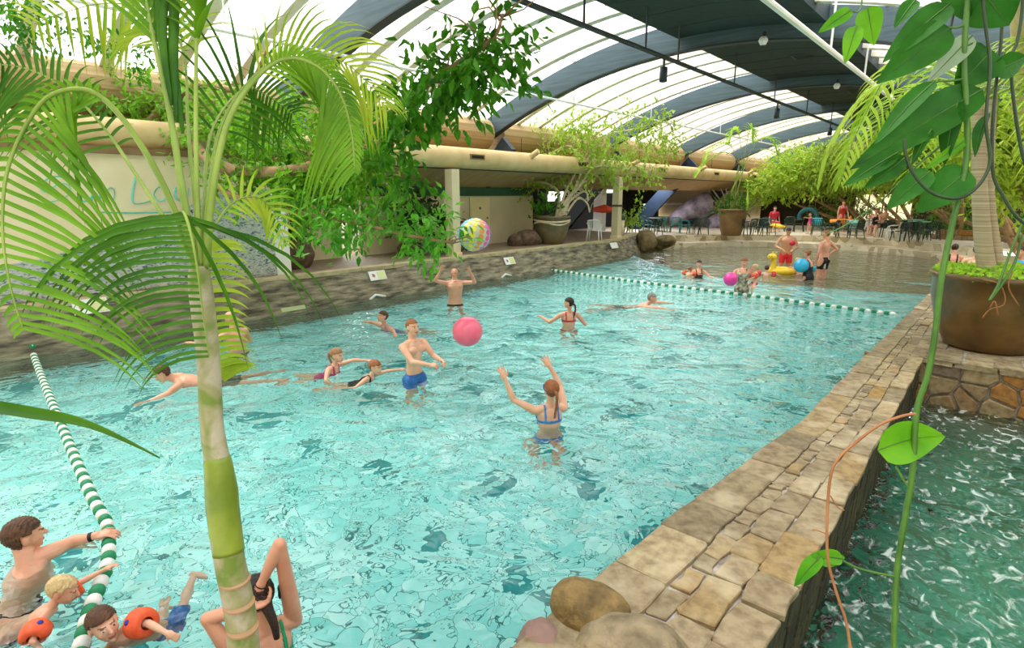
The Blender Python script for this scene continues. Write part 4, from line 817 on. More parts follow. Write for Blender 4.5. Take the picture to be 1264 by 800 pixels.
def big_leaf(b, t, w, n=(0, 0), m=None, d=1.75, curl=.15, fold=.25, dt=0., bend=0.):
    """blade from base pixel to tip pixel at depth d; n tilts it; curl bends the tip, fold lifts both halves"""
    B = at(b[0], b[1], d); T_ = at(t[0], t[1], d+dt); ax = (T_-B); L = ax.length; ax.normalize()
    view = (at(b[0], b[1], 1)-at(b[0], b[1], 2)).normalized(); s = ax.cross(view).normalized(); nn = s.cross(ax)
    q_ = Quaternion(ax, math.radians(n[0])); s = q_ @ s; nn = q_ @ nn; W_ = w/FOC*d; mb = MB(); NU, NV = 14, 8; vs = []
    for i in range(NU+1):
        u = i/NU; wd = W_*.5*(math.sin(PI*u**.62)**.8 if 0 < u < 1 else 0)*(1.0)+.0004; c = B+ax*L*u - nn*curl*L*math.sin(u*PI*.5)**2*u + s*bend*L*math.sin(PI*u)
        for j in range(NV+1):
            v = j/NV*2-1; vs.append(c+s*wd*v + nn*(abs(v)**1.4*wd*fold - .004*math.cos(u*34+abs(v)*4)*abs(v)*(1-abs(v))*2.2))
    fs = [(i*(NV+1)+j, (i+1)*(NV+1)+j, (i+1)*(NV+1)+j+1, i*(NV+1)+j+1) for i in range(NU) for j in range(NV)]
    mb.add(vs, fs); lf = mb.build('leaf', m or M_PHIL, vine, smooth=True)
    rb_ = MB().tube([B+ax*L*u - nn*(curl*L*math.sin(u*PI*.5)**2*u - .0015) + s*bend*L*math.sin(PI*u) for u in [k/12 for k in range(12)]], [.0022*(1-.07*k) for k in range(12)], 5).build('midrib', M_STEMG, lf, smooth=True)
M_UND = leafmat('leaf_underside', '#7f9a78', '#a2b498', .25, 4)
for a in [((1172, 5), (1094, 66), 36, (25, 0)), ((1172, 34), (1091, 96), 46, (0, 0)), ((1224, 62), (1184, 106), 52, (-10, 0)), ((1212, -10), (1246, 32), 60, (0, 0)), ((1190, -30), (1190, 24), 46, (20, 0)),
          ((1226, 88), (1275, 68), 30, (10, 0)), ((1213, 110), (1060, 196), 50, (15, 0)), ((1154, 100), (1078, 168), 26, (35, 0)), ((1108, 188), (1045, 225), 21, (10, 0)), ((1117, 194), (1072, 232), 24, (-20, 0)),
          ((1148, 211), (1097, 254), 30, (10, 0)), ((1195, 210), (1136, 258), 44, (0, 0)), ((1150, 160), (1122, 200), 15, (40, 0)), ((1183, 125), (1160, 200), 26, (30, 0)), ((1130, 0), (1105, 30), 20, (20, 0)), ((1220, 140), (1196, 190), 22, (60, 0))]:
    big_leaf(*a)
for a in [((1051, 12), (1013, 37), 17, (10, 0), M_PHILL), ((1057, 32), (1044, 75), 21, (0, 0), M_PHILL), ((1071, 9), (1078, 54), 29, (5, 0), M_PHILL)]: big_leaf(*a)
big_leaf((1196, 170), (1144, 208), 12, (0, 0), M_PHILL); big_leaf((1200, 44), (1150, 96), 26, (0, 0), M_UND)
big_leaf((1083, 556), (1175, 540), 50, (12, 0), M_PHILL, bend=-.06, curl=.12); big_leaf((1040, 690), (1003, 684), 18, (10, 0), M_PHILL); big_leaf((1014, 686), (978, 722), 20, (20, 0), M_PHILL); big_leaf((1008, 690), (1046, 688), 20, (0, 0), M_PHILL)
# ================================================================= PEOPLE
def skinmat(name, c1, c2):
    if name in MATS: return MATS[name]
    m = mat(name, c1, c2, .42, 7, .05, 60); P = m.node_tree.nodes['Principled BSDF']; P.inputs['Subsurface Weight'].default_value = .12; P.inputs['Subsurface Radius'].default_value = (.02, .008, .004); P.inputs['Subsurface Scale'].default_value = .3
    return m
SK = {'pale': skinmat('skin_pale', '#e0a888', '#ecbc9e'), 'pink': skinmat('skin_pink', '#d99a7c', '#e6ad90'), 'tan': skinmat('skin_tan', '#c08a66', '#cf9c78')}
M_LIP_ = mat('lips', '#b86a5c', '#c27468', .4, 9); M_EYEW = mat('eye_white', '#e8e4de', '#f0ece6', .2, 9); M_IRIS = mat('iris', '#3a2a20', '#4a3628', .2, 9); M_BROW = mat('eyebrow', '#6e4a34', '#7c563c', .8, 30)
HAIR = {k: mat('hair_'+k, a, b, .5, 30, .6, 90) for k, a, b in (('brown', '#4a2e1c', '#6a4428'), ('dark', '#22160f', '#3a261a'), ('blond', '#cfae74', '#e6cc98'), ('ginger', '#8a5228', '#a8683a'), ('grey', '#77726c', '#96918a'), ('sandy', '#8a6238', '#a87c4c'))}
CLO = {}
def cloth(n, a, b=None, sc=20.):
    if n not in CLO: CLO[n] = mat('cloth_'+n, a, b or a, .6, sc, .2, 60)
    return CLO[n]
def V(*a): return Vector(a)
def person(label, loc, face, Hh=1.75, pose=None, skin='pale', hair='brown', hairstyle='short', fem=False, child=0., clothes=(), vox=.012, group=None, spin=0., pitch=0., roll=0., over=None, extras=None, fat=1.):
    """loc = where the pelvis is (world). face = heading relative to the picture: 0 towards the viewer, 90 to its right, 180 away."""
    pose = pose or {}; over = over or {}
    loc = Vector(loc); c = Vector((-loc.x, -loc.y, 0)).normalized(); r_ = Vector((-c.y, c.x, 0))
    if r_.dot(RGT) < 0: r_ = -r_
    a = math.radians(face); fwd = c*math.cos(a)+r_*math.sin(a); rt = fwd.cross(ZV); base = Matrix((rt, fwd, ZV)).transposed()
    base = base @ Matrix.Rotation(math.radians(roll), 3, 'Y') @ Matrix.Rotation(-math.radians(pitch), 3, 'X')
    S = Hh; hs = (.132+.07*child)*S/.228/1.0   # head scale against an adult head
    ts = 1-.04*child
    # torso frame
    lean = pose.get('lean', (0, 0)); TR = Matrix.Rotation(-math.radians(lean[0]), 3, 'X') @ Matrix.Rotation(math.radians(lean[1]), 3, 'Y')
    w = lambda v: loc + base @ v
    def tor(x, y, z): return w(TR @ V(x, y, z))     # z up from pelvis centre
    lt = .31*S*ts; sw = (.112 if not fem else .100)*S*(1-.08*child)
    J = {}
    J['P'] = loc.copy(); J['N'] = tor(0, -.012*S, lt+.015*S)
    for s, k in ((-1, 'L'), (1, 'R')):
        J['S'+k] = tor(s*sw, -.008*S, lt-.025*S); J['H'+k] = tor(s*.052*S, 0, -.012*S) if lean == (0, 0) else w(V(s*.052*S, 0, -.012*S))
    ua, fa, th, sh = .165*S, .148*S, .235*S*(1-.1*child), .235*S*(1-.1*child)
    def dirv(v): return (base @ Vector(v)).normalized()
    defs = {'aL': ((-.25, .05, -1), (-.1, .3, -1)), 'aR': ((.25, .05, -1), (.1, .3, -1)), 'lL': ((-.08, .05, -1), (-.02, -.05, -1)), 'lR': ((.08, .05, -1), (.02, -.05, -1))}
    defs.update({k: v for k, v in pose.items() if k in defs})
    for k in 'LR':
        J['S'+k] = over.get('S'+k, J['S'+k])
        u, f = defs['a'+k]; J['E'+k] = over.get('E'+k, J['S'+k]+dirv(u)*ua); J['W'+k] = over.get('W'+k, J['E'+k]+dirv(f)*fa)
        u, f = defs['l'+k]; J['K'+k] = J['H'+k]+dirv(u)*th; J['A'+k] = J['K'+k]+dirv(f)*sh
    mb = MB(); segs = []
    X = (base @ TR) @ V(1, 0, 0); Y = (base @ TR) @ V(0, 1, 0); Zt = (base @ TR) @ V(0, 0, 1)
    hipw = (.092 if not fem else .098)*S; rib = (.088 if not fem else .078)*S; wst = (.080 if not fem else .066)*S
    if child > .4: hipw *= .86; rib *= .92; wst *= 1.0
    pts = [(-.055, hipw*.62, .050), (-.02, hipw*.98, .062), (.02, hipw*1.0, .062), (.075, wst*1.05, .055), (.12, wst, .053), (.175, rib, .060), (.225, rib*1.1, .066), (.262, rib*1.12, .062), (.29, rib*.98, .050), (.305, .055*S, .040), (.325, .034*S, .035)]
    rr = []
    for z, xw, yd in pts:
        zz = z*S*ts/1.0
        # pelvis ring stays with the hips, the rest follows the lean
        f = min(1, max(0, (z+.0)/.09)); q0 = loc+base @ V(0, 0, zz); q1 = tor(0, 0, zz); cc = q0.lerp(q1, f); xx = (base @ V(1, 0, 0)).lerp(X, f); yy = (base @ V(0, 1, 0)).lerp(Y, f)
        rr.append((cc, xx*xw*fat, yy*yd*S*(fat**1.5)))
    mb.rings(rr, 20)
    if fem and child < .5:
        for s in (-1, 1): mb.ball(tor(s*.042*S, .052*S, .225*S), (.036*S,)*3, 14, 10)
    if not fem and child < .3:
        for s in (-1, 1): mb.ball(tor(s*.045*S, .040*S, .245*S), (.045*S, .026*S, .032*S), 14, 10, rot=(base@TR).to_3x3())
    for s in (-1, 1): mb.ball(w(V(s*.042*S, -.03*S, -.02*S)), (.05*S, .045*S, .05*S), 14, 10)
    for k in 'LR':
        g = .92 if fem else 1.0; g *= (1-.05*child)
        def limb(a, b, ra, rb, bul=0., n=14):
            L = [(0, ra*.92), (.12, ra), (.35, lerp(ra, rb, .35)*(1+bul)), (.6, lerp(ra, rb, .65)*(1+bul*.5)), (.9, rb), (1, rb)]
            mb.tube([a.lerp(b, t) for t, _ in L], [x*S*g for _, x in L], n); mb.ball(b, rb*S*g*1.02, 12, 8); mb.ball(a, ra*S*g*.97, 12, 8)
        limb(J['S'+k], J['E'+k], .031, .0225, .06); limb(J['E'+k], J['W'+k], .0235, .0150, .12)
        limb(J['H'+k], J['K'+k], .054, .034, .05); limb(J['K'+k], J['A'+k], .034, .021, .22)
        mb.tube([J['N']-Zt*.012*S, J['S'+k]], [.028*S, .028*S], 12)
        # foot
        fd = (base @ V(0, 1, -.15)).normalized(); sd_ = (J['A'+k]-J['K'+k]).normalized(); fd = (fd - sd_*fd.dot(sd_)*.8).normalized()
        if pose.get('point'): fd = sd_
        ft = J['A'+k]+sd_*.022*S; mb.tube([ft-fd*.03*S, ft+fd*.02*S, ft+fd*.08*S, ft+fd*.115*S], [.022*S, .026*S, .024*S, .016*S], 12, flat=.75); mb.ball(J['A'+k], .022*S, 12, 8)
        # hand: palm, four unequal fingers, thumb off the side
        d = (J['W'+k]-J['E'+k]).normalized(); hd = pose.get('h'+k, {}); pn = Vector(hd.get('n', (0, 0, -1))); pn = base @ pn; pn = pn-d*pn.dot(d); pn = pn.normalized() if pn.length > .1 else d.orthogonal().normalized()
        if 'd' in hd: d = (base @ Vector(hd['d'])).normalized(); pn = (pn-d*pn.dot(d)).normalized()
        sd = d.cross(pn)*(1 if k == 'R' else -1); hl = .108*S*(1+.0*child); fr_ = max(.0082*S/1.75, vox*.62)
        curl = hd.get('curl', .35); spr = hd.get('spread', .12); W0 = J['W'+k]
        q = Matrix((sd, d, pn)).transposed(); mb.ball(W0+d*hl*.27, (.024*S, hl*.31, .0105*S+vox*.2), 14, 8, rot=q)
        mb.tube([W0-d*.01*S, W0+d*hl*.2], [.0150*S, .017*S], 10)
        for i, (off, L) in enumerate(((-.72, .80), (-.25, .95), (.25, 1.0), (.72, .90))):
            f0 = W0+d*hl*.42+sd*off*.0205*S; fdv = (d+sd*off*spr*2).normalized(); L *= hl*.46; p = f0; chain = [p]; ang = 0
            for sgl in (.45, .32, .23): ang += curl*.75; p = p+(fdv*math.cos(ang)+pn*math.sin(ang))*L*sgl; chain.append(p)
            mb.tube([chain[0]]+chain[1:], [fr_*1.06, fr_, fr_*.92, fr_*.8], 8); mb.ball(chain[-1], fr_*.8, 8, 6)
        t0 = W0+d*hl*.16+sd*.017*S; t1 = t0+(sd*.75+d*.65+pn*.15).normalized()*hl*.22; t2 = t1+(sd*.35+d*.85+pn*curl*.8).normalized()*hl*.2
        mb.tube([t0, t1, t2], [fr_*1.35, fr_*1.1, fr_*.85], 8); mb.ball(t2, fr_*.85, 8, 6)
    # head
    hy, hp = pose.get('head', (0, 0))[:2]; hr = (pose.get('head', (0, 0, 0))+(0,))[2] if len(pose.get('head', (0, 0))) == 2 else pose['head'][2]
    HR = base @ TR @ Matrix.Rotation(-math.radians(hy), 3, 'Z') @ Matrix.Rotation(-math.radians(hp), 3, 'X') @ Matrix.Rotation(math.radians(hr), 3, 'Y')
    neckl = .052*S*(1-.25*child); nk = J['N']; hc = over.get('HC', nk+Zt*neckl*.7+HR @ V(0, .018, .112)*hs); J['HC'] = hc
    jawb = hc+HR @ V(0, -.02, -.06)*hs
    mb.tube([nk-Zt*.02*S, nk.lerp(jawb, .5), jawb], [.035*S, .031*S, .030*S] if not fem else [.030*S, .026*S, .026*S], 14)
    h = lambda x, y, z: hc+HR @ (V(x, y, z)*hs)
    jw = .9 if fem or child else 1.0
    mb.ball(h(0, -.014, .030), (.077*hs, .095*hs, .086*hs), 22, 16, rot=HR); mb.ball(h(0, .026, -.012), (.066*hs, .068*hs, .082*hs), 20, 14, rot=HR)
    mb.ball(h(0, .040, -.052), (.052*jw*hs, .050*hs, .050*hs), 18, 12, rot=HR); mb.ball(h(0, .070, -.086), (.022*jw*hs, .020*hs, .018*hs), 12, 8, rot=HR)
    for s in (-1, 1):
        mb.ball(h(s*.036, .062, -.022), (.024*hs, .022*hs, .024*hs), 12, 8, rot=HR)      # cheek
        mb.ball(h(s*.028, .083, .024), (.022*hs, .010*hs, .007*hs), 12, 8, rot=HR)       # brow ridge
        mb.ball(h(s*.031, .078, .006), (.0135*hs, .0135*hs, .010*hs), 12, 8, rot=HR)     # eye
        mb.ball(h(s*.077, -.012, -.006), (.009*hs, .020*hs, .031*hs), 12, 8, rot=HR)     # ear
    mb.tube([h(0, .086, .016), h(0, .100, -.006), h(0, .108, -.022)], [.009*hs, .011*hs, .0145*hs], 10); mb.ball(h(0, .106, -.024), (.015*hs, .013*hs, .010*hs), 10, 8, rot=HR)
    mb.ball(h(0, .088, -.050), (.025*hs, .010*hs, .0055*hs), 12, 8, rot=HR); mb.ball(h(0, .086, -.059), (.021*hs, .010*hs, .006*hs), 12, 8, rot=HR)
    # one continuous surface
    ro = mb.build('tmp_body', None); md = ro.modifiers.new('r', 'REMESH'); md.mode = 'VOXEL'; md.voxel_size = vox; sm = ro.modifiers.new('s', 'SMOOTH'); sm.factor = .5; sm.iterations = 2 if vox < .008 else 1
    dg = bpy.context.evaluated_depsgraph_get(); me = bpy.data.meshes.new_from_object(ro.evaluated_get(dg)); bpy.data.objects.remove(ro)
    n = len(me.vertices); co = np.empty(n*3); me.vertices.foreach_get('co', co); co = co.reshape(-1, 3); no = np.empty(n*3); me.vertices.foreach_get('normal', no); no = no.reshape(-1, 3)
    fc_ = np.array([tuple(p.vertices) if len(p.vertices) == 4 else tuple(p.vertices)+(p.vertices[-1],) for p in me.polygons]); fcen = co[fc_].mean(1)
    def hl_(P): return (P-np.array(hc)) @ np.array(HR) / hs
    def tl_(P): return (P-np.array(loc)) @ np.array(base @ TR) / S
    def bl_(P): return (P-np.array(loc)) @ np.array(base) / S
    def seg(P, a, b):
        a = np.array(a); b = np.array(b); d = b-a; t = np.clip(((P-a)@d)/(d@d), 0, 1); return np.linalg.norm(P-(a+t[:, None]*d), axis=1), t
    H_ = hl_(fcen); T_ = tl_(fcen); B_ = bl_(fcen)
    dT, tT = seg(fcen, J['P'], J['N']); dh = np.linalg.norm(fcen-np.array(hc), axis=1); nkd = (fcen-np.array(nk)) @ np.array(Zt)
    D = {}
    for k in 'LR':
        for nm, (p, q2) in {'ua': ('S', 'E'), 'fa': ('E', 'W'), 'th': ('H', 'K'), 'sh': ('K', 'A')}.items(): D[nm+k] = seg(fcen, J[p+k], J[q2+k])
    arm = np.zeros(len(fcen), bool)
    for k in 'LR':
        for nm in ('ua', 'fa'):
            d_, t_ = D[nm+k]; arm |= (d_ < .045*S) & ~((nm == 'ua') & (t_ < .12))
        arm |= np.linalg.norm(fcen-np.array(J['W'+k]), axis=1) < .13*S
    head = (dh < .125*hs) 
    leg = np.zeros(len(fcen), bool); lt_ = np.zeros(len(fcen))
    for k in 'LR':
        d_, t_ = D['th'+k]; mk = (d_ < .062*S) & (t_ > .05); leg |= mk; lt_ = np.where(mk, np.maximum(lt_, t_), lt_)
        d_, t_ = D['sh'+k]; mk = d_ < .05*S; leg |= mk; lt_ = np.where(mk & (D['th'+k][1] > .99), 1+t_, lt_)
    mi = np.zeros(len(fcen), np.int32)
    mi[(np.abs(H_[:, 0]) < .024) & (H_[:, 1] > .082) & (np.abs(H_[:, 2]+.0545) < .009)] = 1
    for s in (-1, 1):
        e2 = ((H_[:, 0]-s*.031)/.0125)**2+((H_[:, 2]-.006)/.0062)**2; mi[(e2 < 1) & (H_[:, 1] > .07)] = 2
        e2 = (H_[:, 0]-s*.031)**2+(H_[:, 2]-.006)**2; mi[(e2 < .0055**2) & (H_[:, 1] > .07)] = 3
        mi[(np.abs(H_[:, 0]-s*.031) < .019) & (np.abs(H_[:, 2]-.0265) < .0035) & (H_[:, 1] > .06)] = 4
    me.materials.clear()
    for m_ in (SK[skin], M_LIP_, M_EYEW, M_IRIS, M_BROW): me.materials.append(m_)
    me.vertices.foreach_set('co', (co-np.array(loc)).ravel()); me.polygons.foreach_set('material_index', mi); me.polygons.foreach_set('use_smooth', [True]*len(me.polygons)); me.update(); me.name = 'person'
    o = bpy.data.objects.new('person', me); COL.objects.link(o); o.location = loc; o['_o'] = tuple(loc); tag(o, label, 'person', group)
    def shell(name, mask, off, m_, noise=0.):
        fs = fc_[mask]
        if len(fs) == 0: return None
        ids, inv = np.unique(fs.ravel(), return_inverse=True); vs = co[ids]+no[ids]*off
        if noise: 
            R = np.random.RandomState(5); ph = vs/hs; vs = vs+no[ids]*(np.sin(ph@np.array([210, 60, 90]))*np.sin(ph@np.array([50, 190, -80]))*noise)[:, None]
        inv = inv.reshape(-1, 4); m2 = bpy.data.meshes.new(name); m2.from_pydata((vs-np.array(loc)).tolist(), [], [tuple(dict.fromkeys(f)) for f in inv.tolist()]); m2.polygons.foreach_set('use_smooth', [True]*len(m2.polygons)); m2.materials.append(m_); m2.update()
        c2 = bpy.data.objects.new(name, m2); COL.objects.link(c2); c2.parent = o; c2['_o'] = tuple(loc); sd2 = c2.modifiers.new('solid', 'SOLIDIFY'); sd2.thickness = off*.95; sd2.offset = -1; return c2
    tors = ~arm & ~head & (nkd < .0); pd = np.linalg.norm(fcen-np.array(loc), axis=1); near = pd < .155*S; near2 = pd < .26*S
    for cl_ in clothes:
        kind, m_ = cl_[0], cl_[1]
        if kind == 'trunks': mask = ((tors & ~leg & (B_[:, 2] < .045) & near) | (leg & (lt_ < .62) & near2)) & ~arm; shell('swim_trunks', mask & (B_[:, 2] < .05), .013*S/1.75, m_)
        elif kind == 'briefs': shell('swim_briefs', ~arm & near & (B_[:, 2] < .02) & (lt_ < .16), .005, m_)
        elif kind == 'bikini': 
            shell('bikini_bottom', ~arm & near & (B_[:, 2] < .0) & (lt_ < .10), .005, m_)
            x, y, z = T_.T; shell('bikini_top', tors & (np.abs(z-.215) < np.where(y > 0, .028, .010)), .005, m_)
            shell('shoulder_strap', tors & (z > .215) & (np.abs(np.abs(x)-.045) < .006), .005, m_)
        elif kind == 'suit':
            x, y, z = T_.T; low = cl_[2] if len(cl_) > 2 else .17
            top = np.where(y > 0, .255, low+.05); mask = ~arm & ~head & (near | (z > .05)) & (z > -.09) & (z < top) & (lt_ < .10) & (z > -.09) & (np.abs(x) < .105)
            mask |= tors & (z >= top-.01) & (np.abs(np.abs(x)-.048) < .010); shell('swimsuit', mask, .006, m_)
        elif kind == 'shirt':
            x, y, z = T_.T; sl = np.zeros(len(fcen), bool)
            for k in 'LR': d_, t_ = D['ua'+k]; sl |= (d_ < .06*S) & (t_ < .75)
            mask = ((tors | sl) & ~head & (z > -.04) & (nkd < .01*S)) & ~np.any([np.linalg.norm(fcen-np.array(J['W'+k]), axis=1) < .16*S for k in 'LR'], axis=0); shell('t_shirt', mask, .014, m_)
        elif kind == 'band':      # inflatable armbands round both upper arms
            for k in 'LR':
                a_, b_ = J['S'+k], J['E'+k]; d_ = (b_-a_).normalized(); L = (b_-a_).length; r = .039*S; pr = [(r*.9, -.36*L), (r*1.75, -.34*L), (r*2.15, -.2*L), (r*2.2, .1*L), (r*2.0, .3*L), (r*1.6, .38*L), (r*.9, .36*L)]
                ab = MB().lathe(pr, a_.lerp(b_, .58), 20, ax=d_).build('armband', m_, o, smooth=True); n2 = (-(a_.lerp(b_, .58)-Vector((0, 0, CAM_H)))); n2 = (n2-d_*n2.dot(d_)).normalized(); pc_ = a_.lerp(b_, .6)+n2*r*2.2
                MB().lathe([(0, .006), (.012, .006), (.016, .002), (.016, -.002)], pc_, 12, ax=n2).build('valve', cloth('blue_ink', '#2a3a9a'), ab, smooth=True)
    hm = HAIR.get(hair)
    x, y, z = H_.T
    if hairstyle != 'bald':
        line = np.where(y > .02, .052+.25*np.maximum(0, y-.055), np.where(y > -.03, .012, -.055)); msk = head & (z > line) & ~((np.abs(x) > .068) & (np.abs(z) < .035) & (y > -.035))
        if hairstyle == 'crop': msk &= z > line+.012
        shell('hair', msk, (.005 if hairstyle == 'crop' else .009)*hs, hm, .004*hs)
        if hairstyle in ('pony', 'braid'):
            p0 = h(0, -.105, .03 if hairstyle == 'pony' else -.02); back = HR @ V(0, -1, 0); ln = .30 if not child else .17
            P_ = [p0, p0+back*.035-ZV*.02, p0+back*.04-ZV*ln*.4, p0+back*.015-ZV*ln*.75, p0+back*.0-ZV*ln]; hb = MB().tube(curve(P_, 5), [.022]*3+[.019*(1-.02*i)*(1+.12*math.sin(i*2)) for i in range(18)], 8); hb.build('ponytail' if hairstyle == 'pony' else 'braid', hm, o, smooth=True)
        if hairstyle == 'bun': MB().ball(h(0, -.10, .06), .036*hs, 12, 8).build('hair_bun', hm, o, smooth=True)
        if hairstyle == 'long': MB().tube([h(0, -.07, .03), h(0, -.085, -.06), h(0, -.08, -.14), h(0, -.075, -.2)], [.07*hs, .075*hs, .06*hs, .03*hs], 14, flat=.6).build('long_hair', hm, o, smooth=True)
    if extras: extras(o, J, h, hs, HR, shell, head)
    return o
UP_H = {'n': (0, 1, 0), 'curl': .15, 'spread': .25}
def water(px, py): return gz(px, py, 0)
# -- man reaching up for the dotted ball
p = water(562, 376); person('man with raised arms reaching for the dotted beach ball, black swim briefs', p+V(0, 0, -.015), 8, 1.80, {'aL': ((-.75, .55, .1), (.45, .1, 1)), 'aR': ((.8, .4, .3), (-.5, .2, 1)), 'head': (10, -25), 'hL': UP_H, 'hR': UP_H}, 'pink', 'brown', 'crop', clothes=[('briefs', cloth('black', '#15151a'))], vox=.009, fat=1.06)
# -- boy with joined hands
p = water(512, 468); person('teenage boy in blue trunks holding his hands out together before him', p+V(0, 0, .02), 42, 1.68, {'aL': ((.05, .75, -.55), (.35, 1, -.05)), 'aR': ((.1, .75, -.55), (-.35, 1, -.05)), 'head': (5, 0), 'hL': {'n': (.6, 0, -.8), 'curl': .9}, 'hR': {'n': (-.6, 0, -.8), 'curl': .9}}, 'pale', 'ginger', 'crop', clothes=[('trunks', cloth('blue_pattern', '#1d4f9a', '#2f78c0', 24))], vox=.008, fat=.88)
# -- woman with both arms up for the pink ball
def goggles(o, J, h, hs, HR, shell, head):
    P = [h(.083*math.cos(a), -.006+.098*math.sin(a), .014+.01*math.sin(a)) for a in np.linspace(0, 2*PI, 28)]; g = MB().tube(P, .0065, 6).build('goggles', cloth('goggle_blue', '#2440a8'), o, smooth=True)
    for s in (-1, 1): MB().ball(h(s*.03, .096, .008), (.022*hs, .012*hs, .015*hs), 10, 8, rot=HR).build('lens', cloth('goggle_lens', '#18244a'), g, smooth=True)
p = water(678, 524); person('woman with goggles and ponytail raising both arms for the pink ball', p+V(0, 0, -.29), 200, 1.66, {'aL': ((-.85, .35, .45), (-.35, .25, 1)), 'aR': ((.1, .75, .75), (-.5, .3, 1)), 'lL': ((-.1, .55, -.8), (0, -.6, -.8)), 'lR': ((.1, .55, -.8), (0, -.6, -.8)), 'head': (-8, -12), 'hL': {'n': (0, 1, 0), 'curl': .12, 'spread': .2}, 'hR': {'n': (0, 1, 0), 'curl': .12, 'spread': .25}},
    'pale', 'ginger', 'pony', True, clothes=[('bikini', cloth('bikini_blue', '#2a62c8', '#4aa0d8', 30))], vox=.007, extras=goggles)
# -- woman with braid, red top
p = water(702, 402); person('woman with a dark braid and red bikini standing mid-pool, seen from behind', p+V(0, 0, -.24), 195, 1.62, {'aL': ((-.75, .25, -.55), (-.45, .9, .25)), 'aR': ((.55, -.1, -.7), (.25, .8, -.2)), 'head': (-55, 0), 'hL': {'n': (0, 0, -1), 'curl': .5}}, 'pink', 'dark', 'braid', True, clothes=[('bikini', cloth('red', '#c8283c'))], vox=.010)
# -- grey haired man swimming
p = water(772, 376); person('grey-haired man swimming breaststroke just this side of the far lane rope', p+V(0, 0, -.27), 90, 1.78, {'aL': ((-.5, 1, .1), (-.2, 1, -.0)), 'aR': ((.5, 1, .1), (.2, 1, -.1)), 'head': (10, -52), 'lean': (62, 0), 'lL': ((-.3, -1, -.2), (-.2, -1, -.1)), 'lR': ((.3, -1, -.2), (.2, -1, -.1))}, 'pink', 'grey', 'short', clothes=[('trunks', cloth('dark_grey', '#2a2a30'))], vox=.011)
# -- three swimmers near the boy
def swimmer(label, px, py, face, Hh, skin, hair, style, fem, child, clothes, head=(0, -45), lean=48, aL=((-1, .5, .25), (-.7, .6, -.1)), aR=((1, .5, .25), (.7, .6, -.1)), dz=-.16, vox=.009, legs=None, group=None, extras=None, curl=.3):
    p = water(px, py); l = legs or ((-.2, -.9, -.5), (-.1, -1, -.3)); l2 = tuple((-a[0], a[1], a[2]) for a in l)
    return person(label, p+V(0, 0, dz), face, Hh, {'aL': aL, 'aR': aR, 'head': head, 'lean': (lean, 0), 'lL': l, 'lR': l2, 'hL': {'n': (0, 0, -1), 'curl': curl}, 'hR': {'n': (0, 0, -1), 'curl': curl}}, skin, hair, style, fem, child, clothes, vox, group, extras=extras)
swimmer('woman in a lilac swimsuit swimming with arms spread before the rock wall', 492, 404, -62, 1.66, 'pink', 'brown', 'short', True, 0, [('suit', cloth('lilac', '#9a86b8', '#b8a6cc', 20))], lean=35, dz=-.36, aL=((-1, .3, .1), (-1, .4, -.0)), aR=((1, .2, .1), (1, .1, -.1)))
swimmer('girl with a ponytail in a pink swimsuit, left one of the two girls', 396, 458, 55, 1.35, 'pale', 'sandy', 'pony', True, .35, [('suit', cloth('magenta', '#c02a6e', '#d8508c', 20), .22)], lean=35, dz=-.25, aL=((-.6, .9, .3), (-.3, 1, -.05)), aR=((.7, .3, -.3), (.3, .8, -.5)), head=(0, -30))
swimmer('small girl swimming low in the water just left of the boy in blue trunks', 436, 468, 60, 1.2, 'pale', 'ginger', 'short', True, .5, [('suit', cloth('black', '#15151a'), .16)], lean=50, dz=-.18, aL=((-.6, 1, .25), (-.3, 1, .1)), aR=((.6, -.2, -.2), (.2, -1, -.2)), head=(0, -40))
# -- bald man behind the palm, swimmer beneath the fronds
p = water(295, 432); person('bald man standing in the water near the wall, half behind the palm trunk', p+V(0, 0, -.22), 215, 1.76, {'aL': ((-.6, .6, -.45), (-.4, 1, .1)), 'aR': ((.5, .3, -.7), (0, 1, 0)), 'head': (10, 12), 'lean': (10, 0)}, 'pink', 'dark', 'bald', clothes=[('trunks', cloth('navy_pattern', '#2a3048', '#5a4a48', 20))], vox=.009, fat=1.08,
    extras=lambda o, J, h, hs, HR, shell, head: None)
p = water(272, 468); person('person swimming on their back below the palm fronds, dark patterned trunks', p+V(0, 0, -.10), -95, 1.72, {'aL': ((-1, .4, -.1), (-.5, .9, -.2)), 'aR': ((.8, .9, -.1), (.5, .8, -.25)), 'head': (0, -40), 'lean': (75, 0), 'lL': ((-.2, -1, -.05), (-.1, -1, -.05)), 'lR': ((.25, -1, -.1), (.15, -1, -.05))}, 'pink', 'brown', 'short', clothes=[('trunks', cloth('dark_pattern', '#2a3a36', '#6e7a62', 26))], vox=.009)
# -- group in the shallows
def ph(px, py, z=0.): return gz(px, py, z)
p = ph(968, 334); person('man in red swim shorts standing in the shallows with his head bent', p+V(0, 0, .55), 8, 1.82, {'aL': ((-.45, .1, -.9), (.55, .75, -.25)), 'aR': ((.45, .1, -.9), (-.55, .75, -.25)), 'head': (0, 28)}, 'tan', 'dark', 'crop', clothes=[('trunks', cloth('red_shorts', '#d81e28', '#e83038'))], vox=.013, fat=1.1)
def stripe(o, J, h, hs, HR, shell, head): 
    a = J['HR'].lerp(J['KR'], .35); MB().box(tuple(a+(Vector((-a.x, -a.y, 0)).normalized())*.125), (.05, .05, .2)).build('side_logo', M_WHITE, o)
p = ph(1014, 341); person('man in black shorts with a white side mark in the shallows', p+V(0, 0, .52), -125, 1.82, {'aL': ((-.4, -.1, -.9), (.0, .3, -1)), 'aR': ((.65, -.45, -.7), (-.6, .4, -.55)), 'head': (-20, 5)}, 'pink', 'ginger', 'crop', clothes=[('trunks', cloth('black', '#15151a'))], vox=.013, fat=1.05, extras=stripe)
